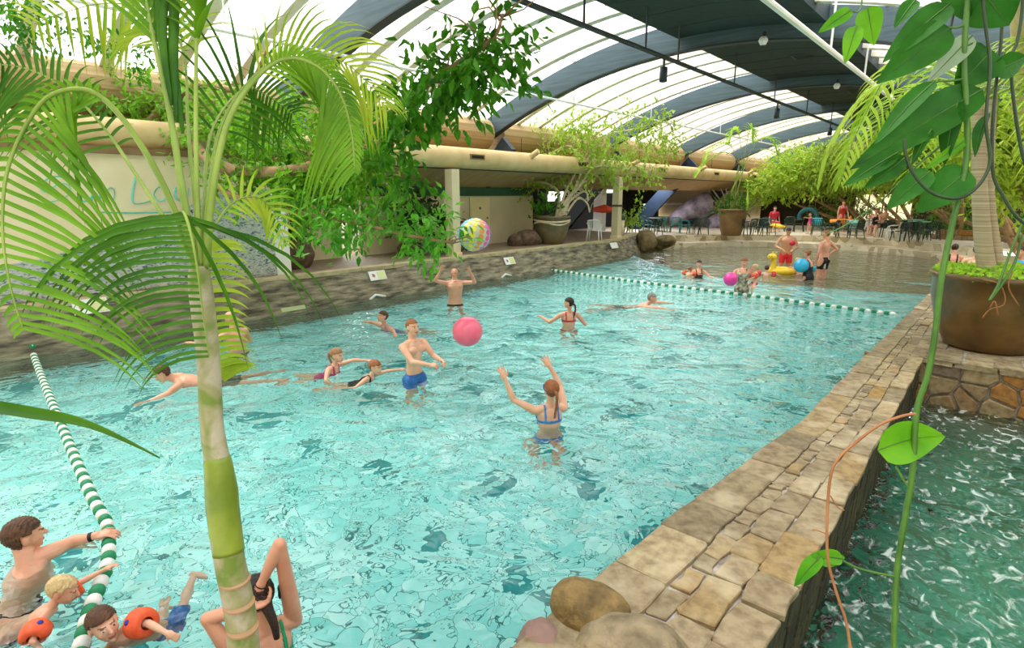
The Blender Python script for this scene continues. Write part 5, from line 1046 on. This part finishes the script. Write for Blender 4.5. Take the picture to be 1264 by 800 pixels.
p = ph(997, 345); person('woman in a black swimsuit with tied-up hair holding the blue ball', p+V(0, 0, .05), -125, 1.68, {'aL': ((-.2, .5, -.85), (.1, 1, .1)), 'aR': ((.2, .6, -.75), (-.2, 1, .1)), 'head': (-5, 5), 'lean': (8, 0), 'lL': ((-.1, .5, -.8), (0, -.5, -.9)), 'lR': ((.1, .5, -.8), (0, -.5, -.9))}, 'pink', 'ginger', 'bun', True, clothes=[('suit', cloth('black', '#15151a'), .15)], vox=.013, fat=1.2)
bc = gz(980, 340, 0); bp_ = at(979, 322, (bc-V(0, 0, CAM_H)).dot(FWD)-.5)
BLUE_AT = p+V(0, 0, .42)
p = ph(915, 362); MOM = p; person('woman in a patterned swimsuit holding a small child on her hip and a pink ball', p+V(0, 0, .10), 0, 1.68, {'aL': ((-.5, .05, -.85), (.05, .8, -.25)), 'aR': ((.45, .15, -.85), (.1, .7, .1)), 'head': (-5, 12)}, 'pink', 'ginger', 'bun', True, clothes=[('suit', cloth('pattern_green', '#2a3a2c', '#d8ccb0', 14), .17)], vox=.012, fat=1.1)
person('fair-haired toddler carried on the hip of the woman in the patterned suit', p+RGT*.26+V(.08, -.10, .30), -60, .88, {'aL': ((-.3, .6, -.5), (.2, .8, -.3)), 'aR': ((.4, .5, -.6), (0, .8, -.4)), 'lL': ((-.35, .6, -.5), (-.05, -.1, -1)), 'lR': ((.35, .6, -.5), (.05, -.1, -1)), 'head': (10, 12)}, 'pale', 'blond', 'crop', False, 1., [('band', cloth('orange', '#f0552a', '#f86a3c')), ('briefs', cloth('magenta', '#c02a6e', '#d8508c', 20))], vox=.010)
p = ph(945, 347); person('small child with red armbands right of the woman carrying the toddler', p+V(0, 0, -.06), 180, 1.0, {'aL': ((-1, .2, .0), (-.8, .6, -.3)), 'aR': ((1, .2, .0), (.8, .6, -.3))}, 'pale', 'brown', 'crop', False, .9, [('band', cloth('red_band', '#d8302c', '#e84838')), ('trunks', cloth('teal_trunks', '#2a9a90'))], vox=.011)
p = ph(990, 338); person('fair small child crouching in the shallows behind the yellow swim ring', p+V(0, 0, .02), -70, 1.0, {'aL': ((-.2, .8, -.5), (0, .9, -.3)), 'aR': ((.2, .8, -.5), (0, .9, -.3)), 'lean': (22, 0), 'head': (0, 5), 'lL': ((-.2, .8, -.1), (0, -.2, -1)), 'lR': ((.2, .8, -.1), (0, -.2, -1))}, 'pink', 'blond', 'crop', False, .9, [('briefs', cloth('teal_trunks', '#2a9a90'))], vox=.012)
p = ph(862, 341); person('woman low in the water behind a baby with orange armbands', p+V(0, 0, -.32), 10, 1.66, {'aL': ((-.5, .5, -.5), (-.1, 1, .1)), 'aR': ((.3, .3, -.8), (0, 1, 0)), 'head': (15, 5)}, 'pink', 'dark', 'pony', True, clothes=[('suit', cloth('brown_suit', '#5a2e20'))], vox=.013)
p = ph(849, 341) - RGT*.0; person('baby with orange armbands floating in front of the woman low in the water', p+V(0, 0, -.17), 150, .9, {'aL': ((-1, .3, .1), (-.8, .5, -.1)), 'aR': ((1, .3, .1), (.8, .5, -.1)), 'head': (0, 0), 'lean': (15, 0)}, 'pale', 'ginger', 'crop', False, .9, [('band', cloth('orange', '#f0552a', '#f86a3c'))], vox=.011)
# -- foreground: man at the rope and two children with armbands
def wrist(o, J, h, hs, HR, shell, head):
    d = (J['WR']-J['ER']).normalized(); MB().lathe([(.030, -.013), (.034, -.01), (.034, .01), (.030, .013)], J['WR']-d*.02, 18, ax=d).build('wristband', cloth('black', '#15151a'), o, smooth=True)
sR = at(62, 668, 3.85); 
person('short-haired man with a wristband reaching for the lane rope', gz(4, 676, .2)-V(0, 0, .76), 85, 1.9, {'aL': ((-.5, .3, -.7), (-.2, .7, -.4)), 'lean': (12, 0), 'head': (-14, -8), 'lL': ((-.2, -.6, -.7), (-.1, -.9, -.4)), 'lR': ((.2, -.6, -.7), (.1, -.9, -.4)), 'hR': {'n': (0, .3, -1), 'curl': .55}},
       'pink', 'brown', 'short', vox=.006, over={'HC': gz(30, 661, .21), 'SR': gz(50, 687, .04), 'ER': gz(88, 669, .05), 'WR': gz(116, 662, .07)}, clothes=[('trunks', cloth('black', '#15151a'))], extras=wrist, fat=1.05)
M_ORG = cloth('orange', '#f0552a', '#f86a3c')
p = gz(16, 782, -.1); person('fair-haired small child in profile with orange armbands beside the man at the rope', V(p.x, p.y, -.15), 62, .92, {'aL': ((-.6, .9, .35), (-.3, 1, .3)), 'aR': ((.9, .1, -.1), (.6, .7, -.5)), 'lean': (52, 0), 'head': (0, -30), 'lL': ((-.3, -1, -.1), (-.2, -1, -.1)), 'lR': ((.3, -1, -.1), (.2, -1, -.1))}, 'pink', 'blond', 'crop', False, 1., [('band', M_ORG)], vox=.0055)
p = gz(208, 782, -.12); person('brown-haired small boy with orange armbands and blue shorts', V(p.x, p.y, -.17), -8, 1.0, {'aL': ((-.6, .75, -.35), (-.3, .8, -.6)), 'aR': ((.75, .55, .45), (.7, .6, -.2)), 'lean': (14, 0), 'head': (-22, 6, -48), 'lL': ((-.3, -1, -.1), (-.2, -1, -.1)), 'lR': ((.3, -1, -.1), (.2, -1, -.1))}, 'pale', 'brown', 'short', False, 1., [('band', M_ORG), ('trunks', cloth('blue_pattern', '#1d4f9a', '#2f78c0', 24))], vox=.0055, roll=56)
# -- foreground: woman tying up her hair
dw = 3.15
def hairtie(o, J, h, hs, HR, shell, head):
    d = (J['WR']-J['ER']).normalized(); MB().tube([J['WR']+d.orthogonal().normalized()*0+Matrix.Rotation(a, 3, d) @ (d.orthogonal().normalized()*.031) for a in np.linspace(0, 2*PI, 20)], .0035, 6).build('hair_tie', cloth('black', '#15151a'), o)
    k = J['N']; MB().tube(curve([h(0, -.09, .02), h(.0, -.12, -.05), h(.01, -.13, -.14), h(.01, -.12, -.22)], 5), [.03, .036, .036, .034, .03, .028]+[.026-.0012*i for i in range(10)], 10).build('ponytail', HAIR['dark'], o, smooth=True)
person('woman in a green bikini with raised elbows tying up her dark hair', at(324, 768, 3.1)-V(0, 0, .56), 200, 1.68, {'lean': (0, 0), 'head': (0, 18), 'hL': {'n': (-1, .5, 0), 'curl': .8}, 'hR': {'n': (1, .5, 0), 'curl': .8}},
       'pink', 'dark', 'short', True, 0., [('bikini', cloth('green_bikini', '#0e8a5a', '#18a870', 20))], vox=.006, over={'ER': at(345, 672, 3.0), 'WR': at(322, 722, 3.02), 'EL': at(256, 764, 2.92), 'WL': at(308, 748, 2.98)}, extras=hairtie)
# -- people on the deck
def sit(pose): d = {'lL': ((-.15, 1, -.05), (0, .1, -1)), 'lR': ((.15, 1, -.05), (0, .1, -1))}; d.update(pose); return d
p = gz(1075, 293, DZ); person('woman in dark swimwear sitting at the far tables, hand at her face', V(p.x, p.y+.5, DZ+.52), -10, 1.68, sit({'aR': ((.2, .7, -.6), (-.3, .3, 1)), 'aL': ((-.2, .6, -.7), (.3, 1, 0))}), 'pink', 'brown', 'bun', True, clothes=[('suit', cloth('black', '#15151a'))], vox=.014)
p = gz(1087, 292, DZ); person('bare-chested man in dark shorts sitting sideways at the far tables', V(p.x, p.y+.4, DZ+.56), -60, 1.8, sit({'aL': ((-.2, .6, -.7), (.2, 1, 0)), 'aR': ((.2, .5, -.8), (-.2, 1, .1))}), 'tan', 'dark', 'short', clothes=[('trunks', cloth('black', '#15151a'))], vox=.014)
p = gz(1028, 290, DZ); person('woman in a red swimsuit standing behind the orange-covered table', V(p.x, p.y+1.6, DZ+.88), 30, 1.68, {'aL': ((-.2, .3, -.9), (0, .5, -.9)), 'head': (10, 15)}, 'pink', 'brown', 'long', True, clothes=[('suit', cloth('red', '#c8283c'))], vox=.014)
p = gz(998, 289, DZ); person('little girl in a pink swimsuit standing on the far deck with one arm out', V(p.x, p.y, DZ+.53), -70, 1.08, {'aL': ((-.3, .9, .0), (-.1, 1, .1)), 'lL': ((-.1, .4, -1), (0, -.1, -1)), 'lR': ((.1, -.3, -1), (0, -.4, -1))}, 'pink', 'dark', 'short', True, .7, [('suit', cloth('magenta', '#c02a6e', '#d8508c', 20))], vox=.013)
p = gz(944, 287, DZ); person('person in red sitting by the green chairs near the tall brown pot', V(p.x, p.y+1.4, DZ+.52), 20, 1.7, sit({}), 'pink', 'dark', 'short', clothes=[('shirt', cloth('red', '#c8283c'))], vox=.015)
p = gy(1172, 318, 19.2); person('dark-haired woman in black seen from behind, just left of the big pot', V(p.x+.08, p.y, .40), 185, 1.66, sit({'aL': ((-.4, .3, -.8), (.1, .6, -.6)), 'aR': ((.4, .3, -.8), (-.1, .6, -.6)), 'head': (0, 8)}), 'pink', 'dark', 'bun', True, clothes=[('suit', cloth('black', '#15151a'), .1)], vox=.012)
def stripes(o, J, h, hs, HR, shell, head): pass
def stripemat():
    m, N, L, P = nodes('striped_shirt'); tc = N.new('ShaderNodeTexCoord'); s = N.new('ShaderNodeSeparateXYZ'); L.new(tc.outputs['Object'], s.inputs[0]); w_ = N.new('ShaderNodeMath'); w_.operation = 'FRACT'; mu = N.new('ShaderNodeMath'); mu.operation = 'MULTIPLY'; mu.inputs[1].default_value = 5.5; L.new(s.outputs[2], mu.inputs[0]); L.new(mu.outputs[0], w_.inputs[0])
    r = ramp(N, [(0, '#1f93b8'), (.78, '#1f93b8'), (.79, '#c02838'), (1, '#c02838')]); r.color_ramp.interpolation = 'CONSTANT'; L.new(w_.outputs[0], r.inputs[0]); L.new(r.outputs[0], P.inputs['Base Color']); P.inputs['Roughness'].default_value = .8; return m
p = gy(1256, 345, 15.2); person('person in a turquoise shirt with red stripes sitting behind the big pot', V(p.x, p.y, .62), -75, 1.8, sit({'aL': ((-.2, .4, -.8), (.1, 1, -.1)), 'aR': ((.2, .4, -.8), (-.1, 1, -.1)), 'head': (-8, 6)}), 'pink', 'dark', 'short', clothes=[('shirt', stripemat()), ('trunks', cloth('navy_pattern', '#2a3048', '#5a4a48', 20))], vox=.010, fat=1.15)
p = gy(1203, 330, 16.5); person('person in blue trunks sitting behind the pot and ringed trunk', V(p.x, p.y, .55), 170, 1.7, sit({}), 'pale', 'brown', 'short', clothes=[('trunks', cloth('blue_trunks', '#2a70c0'))], vox=.014)
# ================================================================= FURNITURE AND TOYS
def make_chair(m, label):
    e = empty('plastic_chair', (0, 0, 0), label, 'chair')
    s = MB(); s.rings([(V(0, 0, .42), V(.20, 0, 0), V(0, .20, 0)), (V(0, 0, .435), V(.23, 0, 0), V(0, .225, 0)), (V(0, 0, .45), V(.235, 0, 0), V(0, .23, 0)), (V(0, 0, .444), V(.20, 0, 0), V(0, .19, 0))], 16); s.build('seat', m, e, smooth=True)
    b = MB(); arc = [(math.sin(a)*.245, -.20+.05*(1-math.cos(a)*1.0)) for a in np.linspace(-1.1, 1.1, 9)]
    for i, (x, y) in enumerate(arc): b.bar((x*.92, y+.01, .45), (x*1.0, y-.06, .80-.03*abs(i-4)/4), .028, .014, up=(0, 1, 0))
    b.tube([V(x*1.02, y-.065, .815-.035*(abs(i-4)/4)**2) for i, (x, y) in enumerate(arc)], .022, 6); b.build('backrest', m, e)
    for s_ in (-1, 1):
        MB().tube(curve([(s_*.24, -.20, .70), (s_*.28, -.08, .665), (s_*.28, .1, .655), (s_*.265, .19, .60), (s_*.25, .21, .44)], 4), .019, 6).build('armrest', m, e, smooth=True)
        MB().tube([(s_*.215, .19, .44), (s_*.255, .245, 0)], [.026, .017], 7).build('leg', m, e, smooth=True)
        MB().tube([(s_*.205, -.19, .44), (s_*.245, -.27, 0)], [.026, .017], 7).build('leg', m, e, smooth=True)
    return e
CHM = {'dark green': mat('plastic_green_dark', '#0f3326', '#16402f', .35, 2), 'teal': mat('plastic_teal', '#1f8a80', '#2aa094', .35, 2), 'white': mat('plastic_white', '#e4e2da', '#f0eee8', .35, 2)}
protos = {}
spots = [('white', 733, 303, 19.1, 20, 'white plastic chair under the soffit, left of the banded column'),
 ('dark green', 781, 288, 0, 10, 'dark green chair just right of the banded column, first of the left row'), ('teal', 797, 288, 0, -40, 'teal chair by the foot of the blue strut, left one'), ('dark green', 809, 290, 0, 60, 'dark green chair between the teal chair and the slide'), ('teal', 816, 286, 0, 100, 'teal chair directly under the blue strut'),
 ('teal', 833, 287, 0, 30, 'teal chair in front of the tunnel slide, left one'), ('teal', 845, 288, 0, -60, 'teal chair in front of the tunnel slide, right one'), ('dark green', 856, 289, 0, 150, 'dark green chair in front of the tunnel slide'), ('dark green', 868, 290, 0, 200, 'dark green chair left of the tall brown pot'),
 ('dark green', 914, 291, 0, 0, 'dark green chair right against the tall brown pot'), ('dark green', 926, 290, 0, 60, 'dark green chair second from the tall brown pot'), ('dark green', 938, 291, 0, 170, 'dark green chair third from the tall brown pot'), ('dark green', 948, 290, 0, 250, 'dark green chair fourth from the tall brown pot, by the yellow toy'),
 ('dark green', 974, 286, 0, 20, 'dark green chair left of the little girl in pink'), ('dark green', 985, 286, 0, 100, 'dark green chair directly behind the little girl in pink'), ('dark green', 1008, 291, 0, 200, 'dark green chair with the turquoise towel over it'),
 ('dark green', 1026, 293, 0, 120, 'dark green chair in front of the orange-covered table'), ('dark green', 1040, 294, 0, 200, 'dark green chair at the right end of the orange-covered table'), ('dark green', 1056, 294, 0, 60, 'dark green chair under the seated woman in dark swimwear'),
 ('white', 1074, 291, 0, -10, 'white chair left of the pair of white chairs'), ('white', 1082, 290, 0, 30, 'white chair right of the pair of white chairs'), ('white', 1101, 297, 0, 90, 'white chair standing low before the green tables'), ('dark green', 1094, 293, 0, 20, 'dark green chair just right of the white pair'), ('dark green', 1110, 298, 0, 140, 'dark green chair before the green tables, left one'),
 ('dark green', 1124, 298, 0, 190, 'dark green chair before the green tables, middle one'), ('dark green', 1137, 297, 0, 240, 'dark green chair before the green tables, right one'), ('dark green', 1150, 296, 0, 20, 'dark green chair rightmost on the far deck')]
for kind, px, py, Y, rz, lb in spots:
    if kind not in protos: e = protos[kind] = make_chair(CHM[kind], lb)
    else: e = copy_tree(protos[kind])
    p = gy(px, py, Y) if Y else gz(px, py, DZ); e.location = (p.x, p.y, PZ if Y else DZ); e.rotation_euler = (0, 0, math.radians(rz)); e['label'] = lb; e['group'] = kind+' plastic chairs'
def make_table(m, r, label):
    e = empty('garden_table', (0, 0, 0), label, 'table', 'plastic garden tables'); MB().lathe([(0, .70), (r-.02, .70), (r, .712), (r, .728), (r-.02, .74), (0, .74)], (0, 0, 0), 24).build('table_top', m, e, smooth=False)
    for k in range(4): a = PI/4+k*PI/2; MB().tube([(r*.68*math.cos(a), r*.68*math.sin(a), .70), (r*.8*math.cos(a), r*.8*math.sin(a), 0)], [.035, .022], 8).build('leg', m, e, smooth=True)
    return e
tproto = make_table(CHM['dark green'], .55, 'x')
mt = mat('plastic_pale_green', '#5aa88a', '#74bc9e', .4, 2)
for i, (px, py, lb) in enumerate(((1035, 291, 'garden table covered with an orange cloth on the far deck'), (1120, 290, 'pale-topped green garden table, farther of the two at the right'), (1132, 294, 'green garden table nearer than the other one at the right'), (936, 288, 'dark green garden table beside the person in red'), (802, 286, 'dark garden table among the teal chairs by the strut'))):
    e = tproto if i == 0 else copy_tree(tproto); p = gz(px, py, DZ); e.location = (p.x, p.y+.8, DZ); e['label'] = lb
    if i in (1, 2):
        for c in e.children:
            if c.name.startswith('table_top'): c.data = c.data.copy(); c.data.materials[0] = mt
    if i == 0: T0 = V(p.x, p.y+.8, DZ)
o = MB().lathe([(0, .762), (.60, .762), (.62, .755), (.63, .68), (.61, .60), (.59, .60), (.60, .74), (0, .745)], T0, 24).build('tablecloth', cloth('orange_cloth', '#f08a1e', '#f49a34'), smooth=True); tag(o, 'orange cloth over the round table on the far deck', 'tablecloth')
tag(MB().lathe([(0, 0), (.05, 0), (.055, .12), (.03, .16), (.025, .2), (0, .2)], T0+V(.3, -.1, .762), 12).build('bottle', cloth('orange_cloth', '#f08a1e', '#f49a34'), smooth=True), 'small orange bottle standing on the orange-covered table', 'bottle')
def towel(px, py, m, label):
    p = gz(px, py, DZ); mb = MB(); n = 10
    prof = [(-.30, .52), (-.29, .70), (-.25, .83), (-.21, .835), (-.17, .74), (-.15, .55), (-.10, .46)]; vs = [(p.x+x+.0, p.y+y+.02*math.sin(x*22+z*9), DZ+z) for x in np.linspace(-.24, .24, n) for y, z in prof]; k = len(prof)
    vs = [(p.x+(v[0]-p.x)*1, v[1], v[2]) for v in vs]; mb.add(vs, [(i*k+j, (i+1)*k+j, (i+1)*k+j+1, i*k+j+1) for i in range(n-1) for j in range(k-1)])
    o = mb.build('towel', m, smooth=True); s = o.modifiers.new('s', 'SOLIDIFY'); s.thickness = .015; return tag(o, label, 'towel')
towel(1008, 289, cloth('turq_towel', '#1fa6b8', '#3cc0cc', 9), 'turquoise towel hung over a dark green chair near the little girl')
towel(1051, 293, cloth('pale_towel', '#7fc0b8', '#a0d0c8', 9), 'pale green towel hung over the chair right of the orange table')
# inflatables leaning by the chairs
p = gz(990, 286, DZ)+V(0, .8, .75); tag(MB().tube([p+V(.45*math.cos(a), .1, .45*math.sin(a)) for a in np.linspace(-.3, 3.5, 24)], .11, 12).build('swim_tube', cloth('petrol', '#1a5a60', '#246a70'), smooth=True), 'dark teal swim tube behind the little girl in pink', 'swim ring')
p = gz(955, 288, DZ)+V(0, 0, .35); tag(MB().tube([p+V(x, 0, z) for x, z in ((-.4, .0), (-.1, .08), (.2, .05), (.55, .0))], [.04, .12, .13, .05], 12, flat=.5).build('toy_boat', cloth('yellow', '#f0c020', '#f4d040'), smooth=True), 'yellow inflatable toy lying among the green chairs by the tall pot', 'toy')
# tunnel slide sculpture with its fan of poles
sp = gz(838, 284, DZ)+V(-.4, 3.2, 0); e = empty('tunnel_slide', sp, 'grey-lilac rock tunnel sculpture with a fan of bare poles behind it', 'sculpture')
M_LIL = mat('lilac_rock', '#4a4054', '#c4b6c8', .6, 1.6, .8, 5); 
mb = MB(); 
for y0, y1 in ((0, 1),):
    rings = []
    for t in np.linspace(0, 1, 9): 
        c = sp+RGT*lerp(-1.5, .5, t)+V(0, 0, lerp(.45, 1.35, t)+.15*math.sin(t*PI)); rings.append((c, Vector((.3, -.2, .0))*lerp(1.1, 2.4, t), V(0, 0, 1)*lerp(.35, .8, t)))
    mb.rings(rings, 18)
mb.build('tunnel_body', M_LIL, e, smooth=True)
c = sp+RGT*.61+V(0, 0, 1.35); MB().lathe([(0, 0), (.62, 0), (.72, .03), (.74, -.1)], c, 18, ax=RGT).build('tunnel_mouth', M_DARK, e)
mb2 = M_BARKP
R = random.Random(8); b0 = sp+RGT*2.2+V(0, .6, .6)
for k in range(15): 
    a = lerp(-1.15, .95, k/14)+R.uniform(-.04, .04); L = R.uniform(2.5, 3.0); MB().tube([b0+RGT*(.3*math.sin(a)), b0+RGT*(L*math.sin(a))+V(0, .2*R.random(), min(1.75, L*math.cos(a)*.75))], [.05, .04], 6).build('pole', M_BARKP if k % 3 else M_LIL, e)
for k, (dx, s) in enumerate(((-2.6, .4), (1.6, .7), (2.6, .6), (4.6, .5))): boulder('slide_rock', tuple(sp+RGT*dx+V(0, -.3, s*.4)), (s, s, s*.8), M_LIL if k else M_DARK, ['dark rock at the low end of the tunnel sculpture', 'pale lilac rock right of the tunnel mouth', 'pale lilac rock behind the tall brown pot', 'lilac rock nearest the person in red'][k], 'sculpture rocks', seed=80+k)
# red-orange awning and litter bin in the café
p = gy(745, 262, 21.5); o = MB().tube([p+V(-.5, 0, .1), p+V(0, 0, .15), p+V(.5, 0, .1)], [.12, .22, .1], 10, flat=.6).build('hanging_basket', cloth('flower_red', '#c8381e', '#e85a2a', 30), smooth=True); tag(o, 'red-orange flowering basket hanging in the café left of the banded column', 'basket')
e = empty('litter_bin', V(-12.6, 21.7, PZ), 'grey litter bin with a dark lid just right of the banded column', 'bin'); MB().lathe([(0, 0), (.2, 0), (.22, .75), (0, .75)], V(-12.6, 21.7, PZ), 18).build('bin_body', M_CREAM2, e, smooth=True); MB().lathe([(.235, .72), (.235, .82), (.15, .95), (0, 1.0)], V(-12.6, 21.7, PZ), 18).build('lid', M_BEAMS, e, smooth=True)
mb = MB(); foliage(mb, [(gy(778, 268, 23.5), (.35, .3, .45))], 260, .15, random.Random(4), up=1); tag(mb.build('fern_bush', M_LIME), 'small bright green bush between the banded column and the white post', 'bush')
# signs on the pool wall
def sign(px, py, w, h, lb, two, green='#d8dc9a'):
    p = gx(px, py, WX-.28); e = empty('wall_sign', p, lb, 'sign', 'pool wall signs'); tilt = Matrix.Rotation(-math.radians(28), 3, 'Y')
    MB().box(p, (.02, w, h), rot=tilt).build('sign_board', M_WHITE, e)
    off = tilt @ V(.013, 0, 0)
    if two:
        MB().box(p+off+V(0, w*.22, 0), (.004, w*.46, h*.84), rot=tilt).build('green_field', cloth('sign_green', green), e)
        MB().lathe([(.0, .002), (.045, .002), (.045, 0)], p+off+V(0, -w*.25, .0), 16, ax=tilt @ V(1, 0, 0)).build('pictogram', cloth('sign_red', '#c88a7a'), e)
        MB().bar(p+off*1.3+V(0, -w*.36, h*.2), p+off*1.3+V(0, -w*.14, -h*.2), .012, .004, up=(1, 0, 0)).build('cross_bar', M_DARK, e)
    return e
sign(466, 340, .48, .24, 'white and pale green notice on the pool wall, second from the palm trunk', True); sign(629, 322, .46, .24, 'small pale notice on the pool wall right of the man with raised arms', True); sign(758, 303, .5, .24, 'plain pale green notice on the pool wall below the banded column', False)
sign(112, 378, .5, .26, 'large white notice on the pool wall behind the lower palm fronds', True, '#f0ece0')
for px, py, lb in ((575, 349, 'depth plate'), (362, 381, 'depth plate')):
    p = gx(px, py, WX-.08); tag(MB().box(p, (.03, .55, .09), rot=Matrix.Rotation(-math.radians(25), 3, 'Y')).build('depth_plate', cloth('sign_green2', '#b8c08a')), 'long pale green plate at the waterline %s' % ('behind the man with raised arms' if px > 500 else 'right of the bald man'), 'plate')
for px, py, w_ in ((462, 366, 'left of the man with raised arms'), (622, 340, 'right of the man with raised arms')):
    p = gx(px, py, WX-.12); tag(MB().tube([p+V(.05, -.22, -.08), p+V(.08, -.02, .05), p+V(.06, .28, -.03)], .03, 7).build('wall_bracket', M_WHITE, smooth=True), 'white bent bracket on the pool wall '+w_, 'bracket')
# ---- balls
def ball_obj(name, c, r, m, label, extra=None):
    o = MB().ball(c, r, 32, 20).build(name, m, smooth=True); o['_o'] = (0, 0, 0); return tag(o, label, 'ball')
M_PINK = mat('pink_rubber', '#ff6a8c', '#ff7896', .28, 2, coat=.3)
pc2 = at(577, 409, 8.2); pk = ball_obj('exercise_ball', pc2, .217, M_PINK, 'large plain pink ball in mid-air between the boy and the woman with goggles')
rg = MB()
for k in range(-9, 10): 
    z = k*.02; rr = math.sqrt(.217**2-z*z); rg.tube([pc2+V(rr*math.cos(a), rr*math.sin(a), z) for a in np.linspace(0, 2*PI, 30)], .0022, 4, caps=False)
rg.build('ridge', M_PINK, pk)
def beach_mat():
    m, N, L, P = nodes('clear_beach_ball'); P.inputs['Base Color'].default_value = lin('#dcdccb'); P.inputs['Roughness'].default_value = .12; P.inputs['Alpha'].default_value = .8; return m
bc_ = at(586, 290, 12.0); bb = ball_obj('beach_ball', bc_, .345, beach_mat(), 'see-through beach ball with rainbow dots above the man with raised arms')
DOTC = [cloth('dot_'+n, c) for n, c in (('yellow', '#e8e040'), ('orange', '#f2a04a'), ('pink', '#ee6ab0'), ('purple', '#b060c8'), ('blue', '#5cc4e8'), ('lime', '#cfe060'))]
view = (V(0, 0, CAM_H)-bc_).normalized(); axv = (ZV+RGT*.25).normalized(); axv = (axv-view*axv.dot(view)*.5).normalized(); ex = axv.cross(view).normalized(); ey = ex.cross(axv)
for g in range(12):
    lo = 2*PI*g/12-.12; dm = MB()
    for lt_ in range(-3, 4):
        for sub in (0,):
            la = lt_*.36; d = (-ey*math.cos(lo)*-1 + ex*math.sin(lo))*math.cos(la)+axv*math.sin(la); dm.lathe([(0, .004), (.052*math.cos(la)**.5+.008, .003), (.052*math.cos(la)**.5+.008, -.003)], bc_+d*.345, 12, ax=d)
    q = dm.build('dot_column', DOTC[g % 6], bb)
for s in (-1, 1): MB().lathe([(0, .004), (.06, .002), (.07, -.008)], bc_+axv*.345*s, 16, ax=axv*s).build('end_cap', M_WHITE, bb)
p = MOM; c = (V(0, 0, CAM_H)-p).normalized(); ball_obj('small_ball', p+c*.32-RGT*.30+V(0, 0, .36), .17, M_PINK if False else mat('hot_pink', '#f03aa0', '#f450ac', .25, 2), 'small hot pink ball under the arm of the woman carrying the toddler')
p = gz(980, 345, 0); ball_obj('blue_ball', V(p.x, p.y, .0)+RGT*.18+V(0, 0, .42), .21, mat('sky_blue_ball', '#2aa8d8', '#3cb8e4', .25, 2), 'sky blue ball held by the woman in the black swimsuit')
p = gz(998, 338, 0); ball_obj('blue_ball', V(p.x+.0, p.y+.3, .13), .13, mat('sky_blue_ball', '#2aa8d8', '#3cb8e4', .25, 2), 'smaller sky blue ball behind the woman in the black swimsuit')
tag(ball_obj('toy_bucket', gz(968, 334)+V(.25, -.35, 0.95), .09, cloth('red', '#c8283c'), 'small red and white toy in the hands of the man in red shorts'), cat='toy')
# giraffe swim ring
g = gz(964, 337)+V(0, 0, .07); e = empty('swim_ring', g, 'yellow giraffe-headed swim ring floating in front of the man in red shorts', 'swim ring'); M_YEL = cloth('yellow', '#f0c020', '#f4d040')
MB().tube([g+V(.33*math.cos(a), .33*math.sin(a), 0) for a in np.linspace(0, 2*PI, 30)], .105, 12, caps=False).build('ring', M_YEL, e, smooth=True)
n0 = g-RGT*.22+V(0, -.15, .05); nk_ = MB().tube(curve([n0, n0+V(0, 0, .2), n0-RGT*.03+V(0, 0, .36)], 4), [.10, .09, .085, .08, .075, .075, .075, .08, .08], 12).build('neck', M_YEL, e, smooth=True)
hd_ = MB().ball(n0-RGT*.07+V(0, 0, .42), (.15, .12, .10), 14, 10).build('head', M_YEL, e, smooth=True)
for s in (-1, 1): MB().tube([n0+V(.03*s, .0, .48), n0+V(.06*s, 0, .58)], [.018, .022], 7).build('horn', M_YEL, hd_, smooth=True); MB().ball(n0-RGT*.1+V(.04*s, -.10, .45), .016, 8, 6).build('eye', M_DARK, hd_, smooth=True)
# ---- lane ropes: strung floats, green and white by turns
def lane(pts, pitch, r, label, group=None):
    P = curve(pts, 12); e = empty('lane_rope', P[0], label, 'lane rope'); MB().tube(P, .008, 6).build('cord', M_WHITE, e)
    L = [0]
    for a, b in zip(P, P[1:]): L.append(L[-1]+(b-a).length)
    n = int(L[-1]/pitch); pr = [(0, -.42*pitch), (r*.55, -.42*pitch), (r*.93, -.28*pitch), (r, 0), (r*.93, .28*pitch), (r*.55, .42*pitch), (0, .42*pitch)]
    fl = {}
    for k in range(n):
        s = (k+.5)*pitch; i = max(j for j in range(len(L)-1) if L[j] <= s); t = (s-L[i])/(L[i+1]-L[i]); p = P[i].lerp(P[i+1], t); d = (P[i+1]-P[i]).normalized()
        c = k % 2
        if c not in fl: o = fl[c] = MB().lathe(pr, (0, 0, 0), 14, ax=(1, 0, 0)).build('float', (cloth('float_green', '#0f7a4c', '#168a58'), M_WHITE)[c], None, smooth=True); o.parent = e
        else: o = fl[c].copy(); COL.objects.link(o)
        o.location = p-P[0]; o.rotation_euler = V(1, 0, 0).rotation_difference(d).to_euler()
    return e
W0 = lambda x, y, z=.012: gz(x, y, z)
lane([gx(40, 426, WX-.1), W0(42, 440), W0(60, 487), W0(84, 545), W0(112, 610), W0(131, 645), W0(134, 668), W0(133, 695), W0(122, 725), W0(110, 758), W0(100, 800), W0(92, 850)], .098, .047, 'green and white lane rope curving from the left wall to the near left corner')
lane([W0(676, 333), W0(720, 339), W0(800, 350), W0(900, 362), W0(1000, 375), W0(1070, 384), W0(1112, 389)], .115, .052, 'green and white lane rope stretched straight across the far half of the pool')
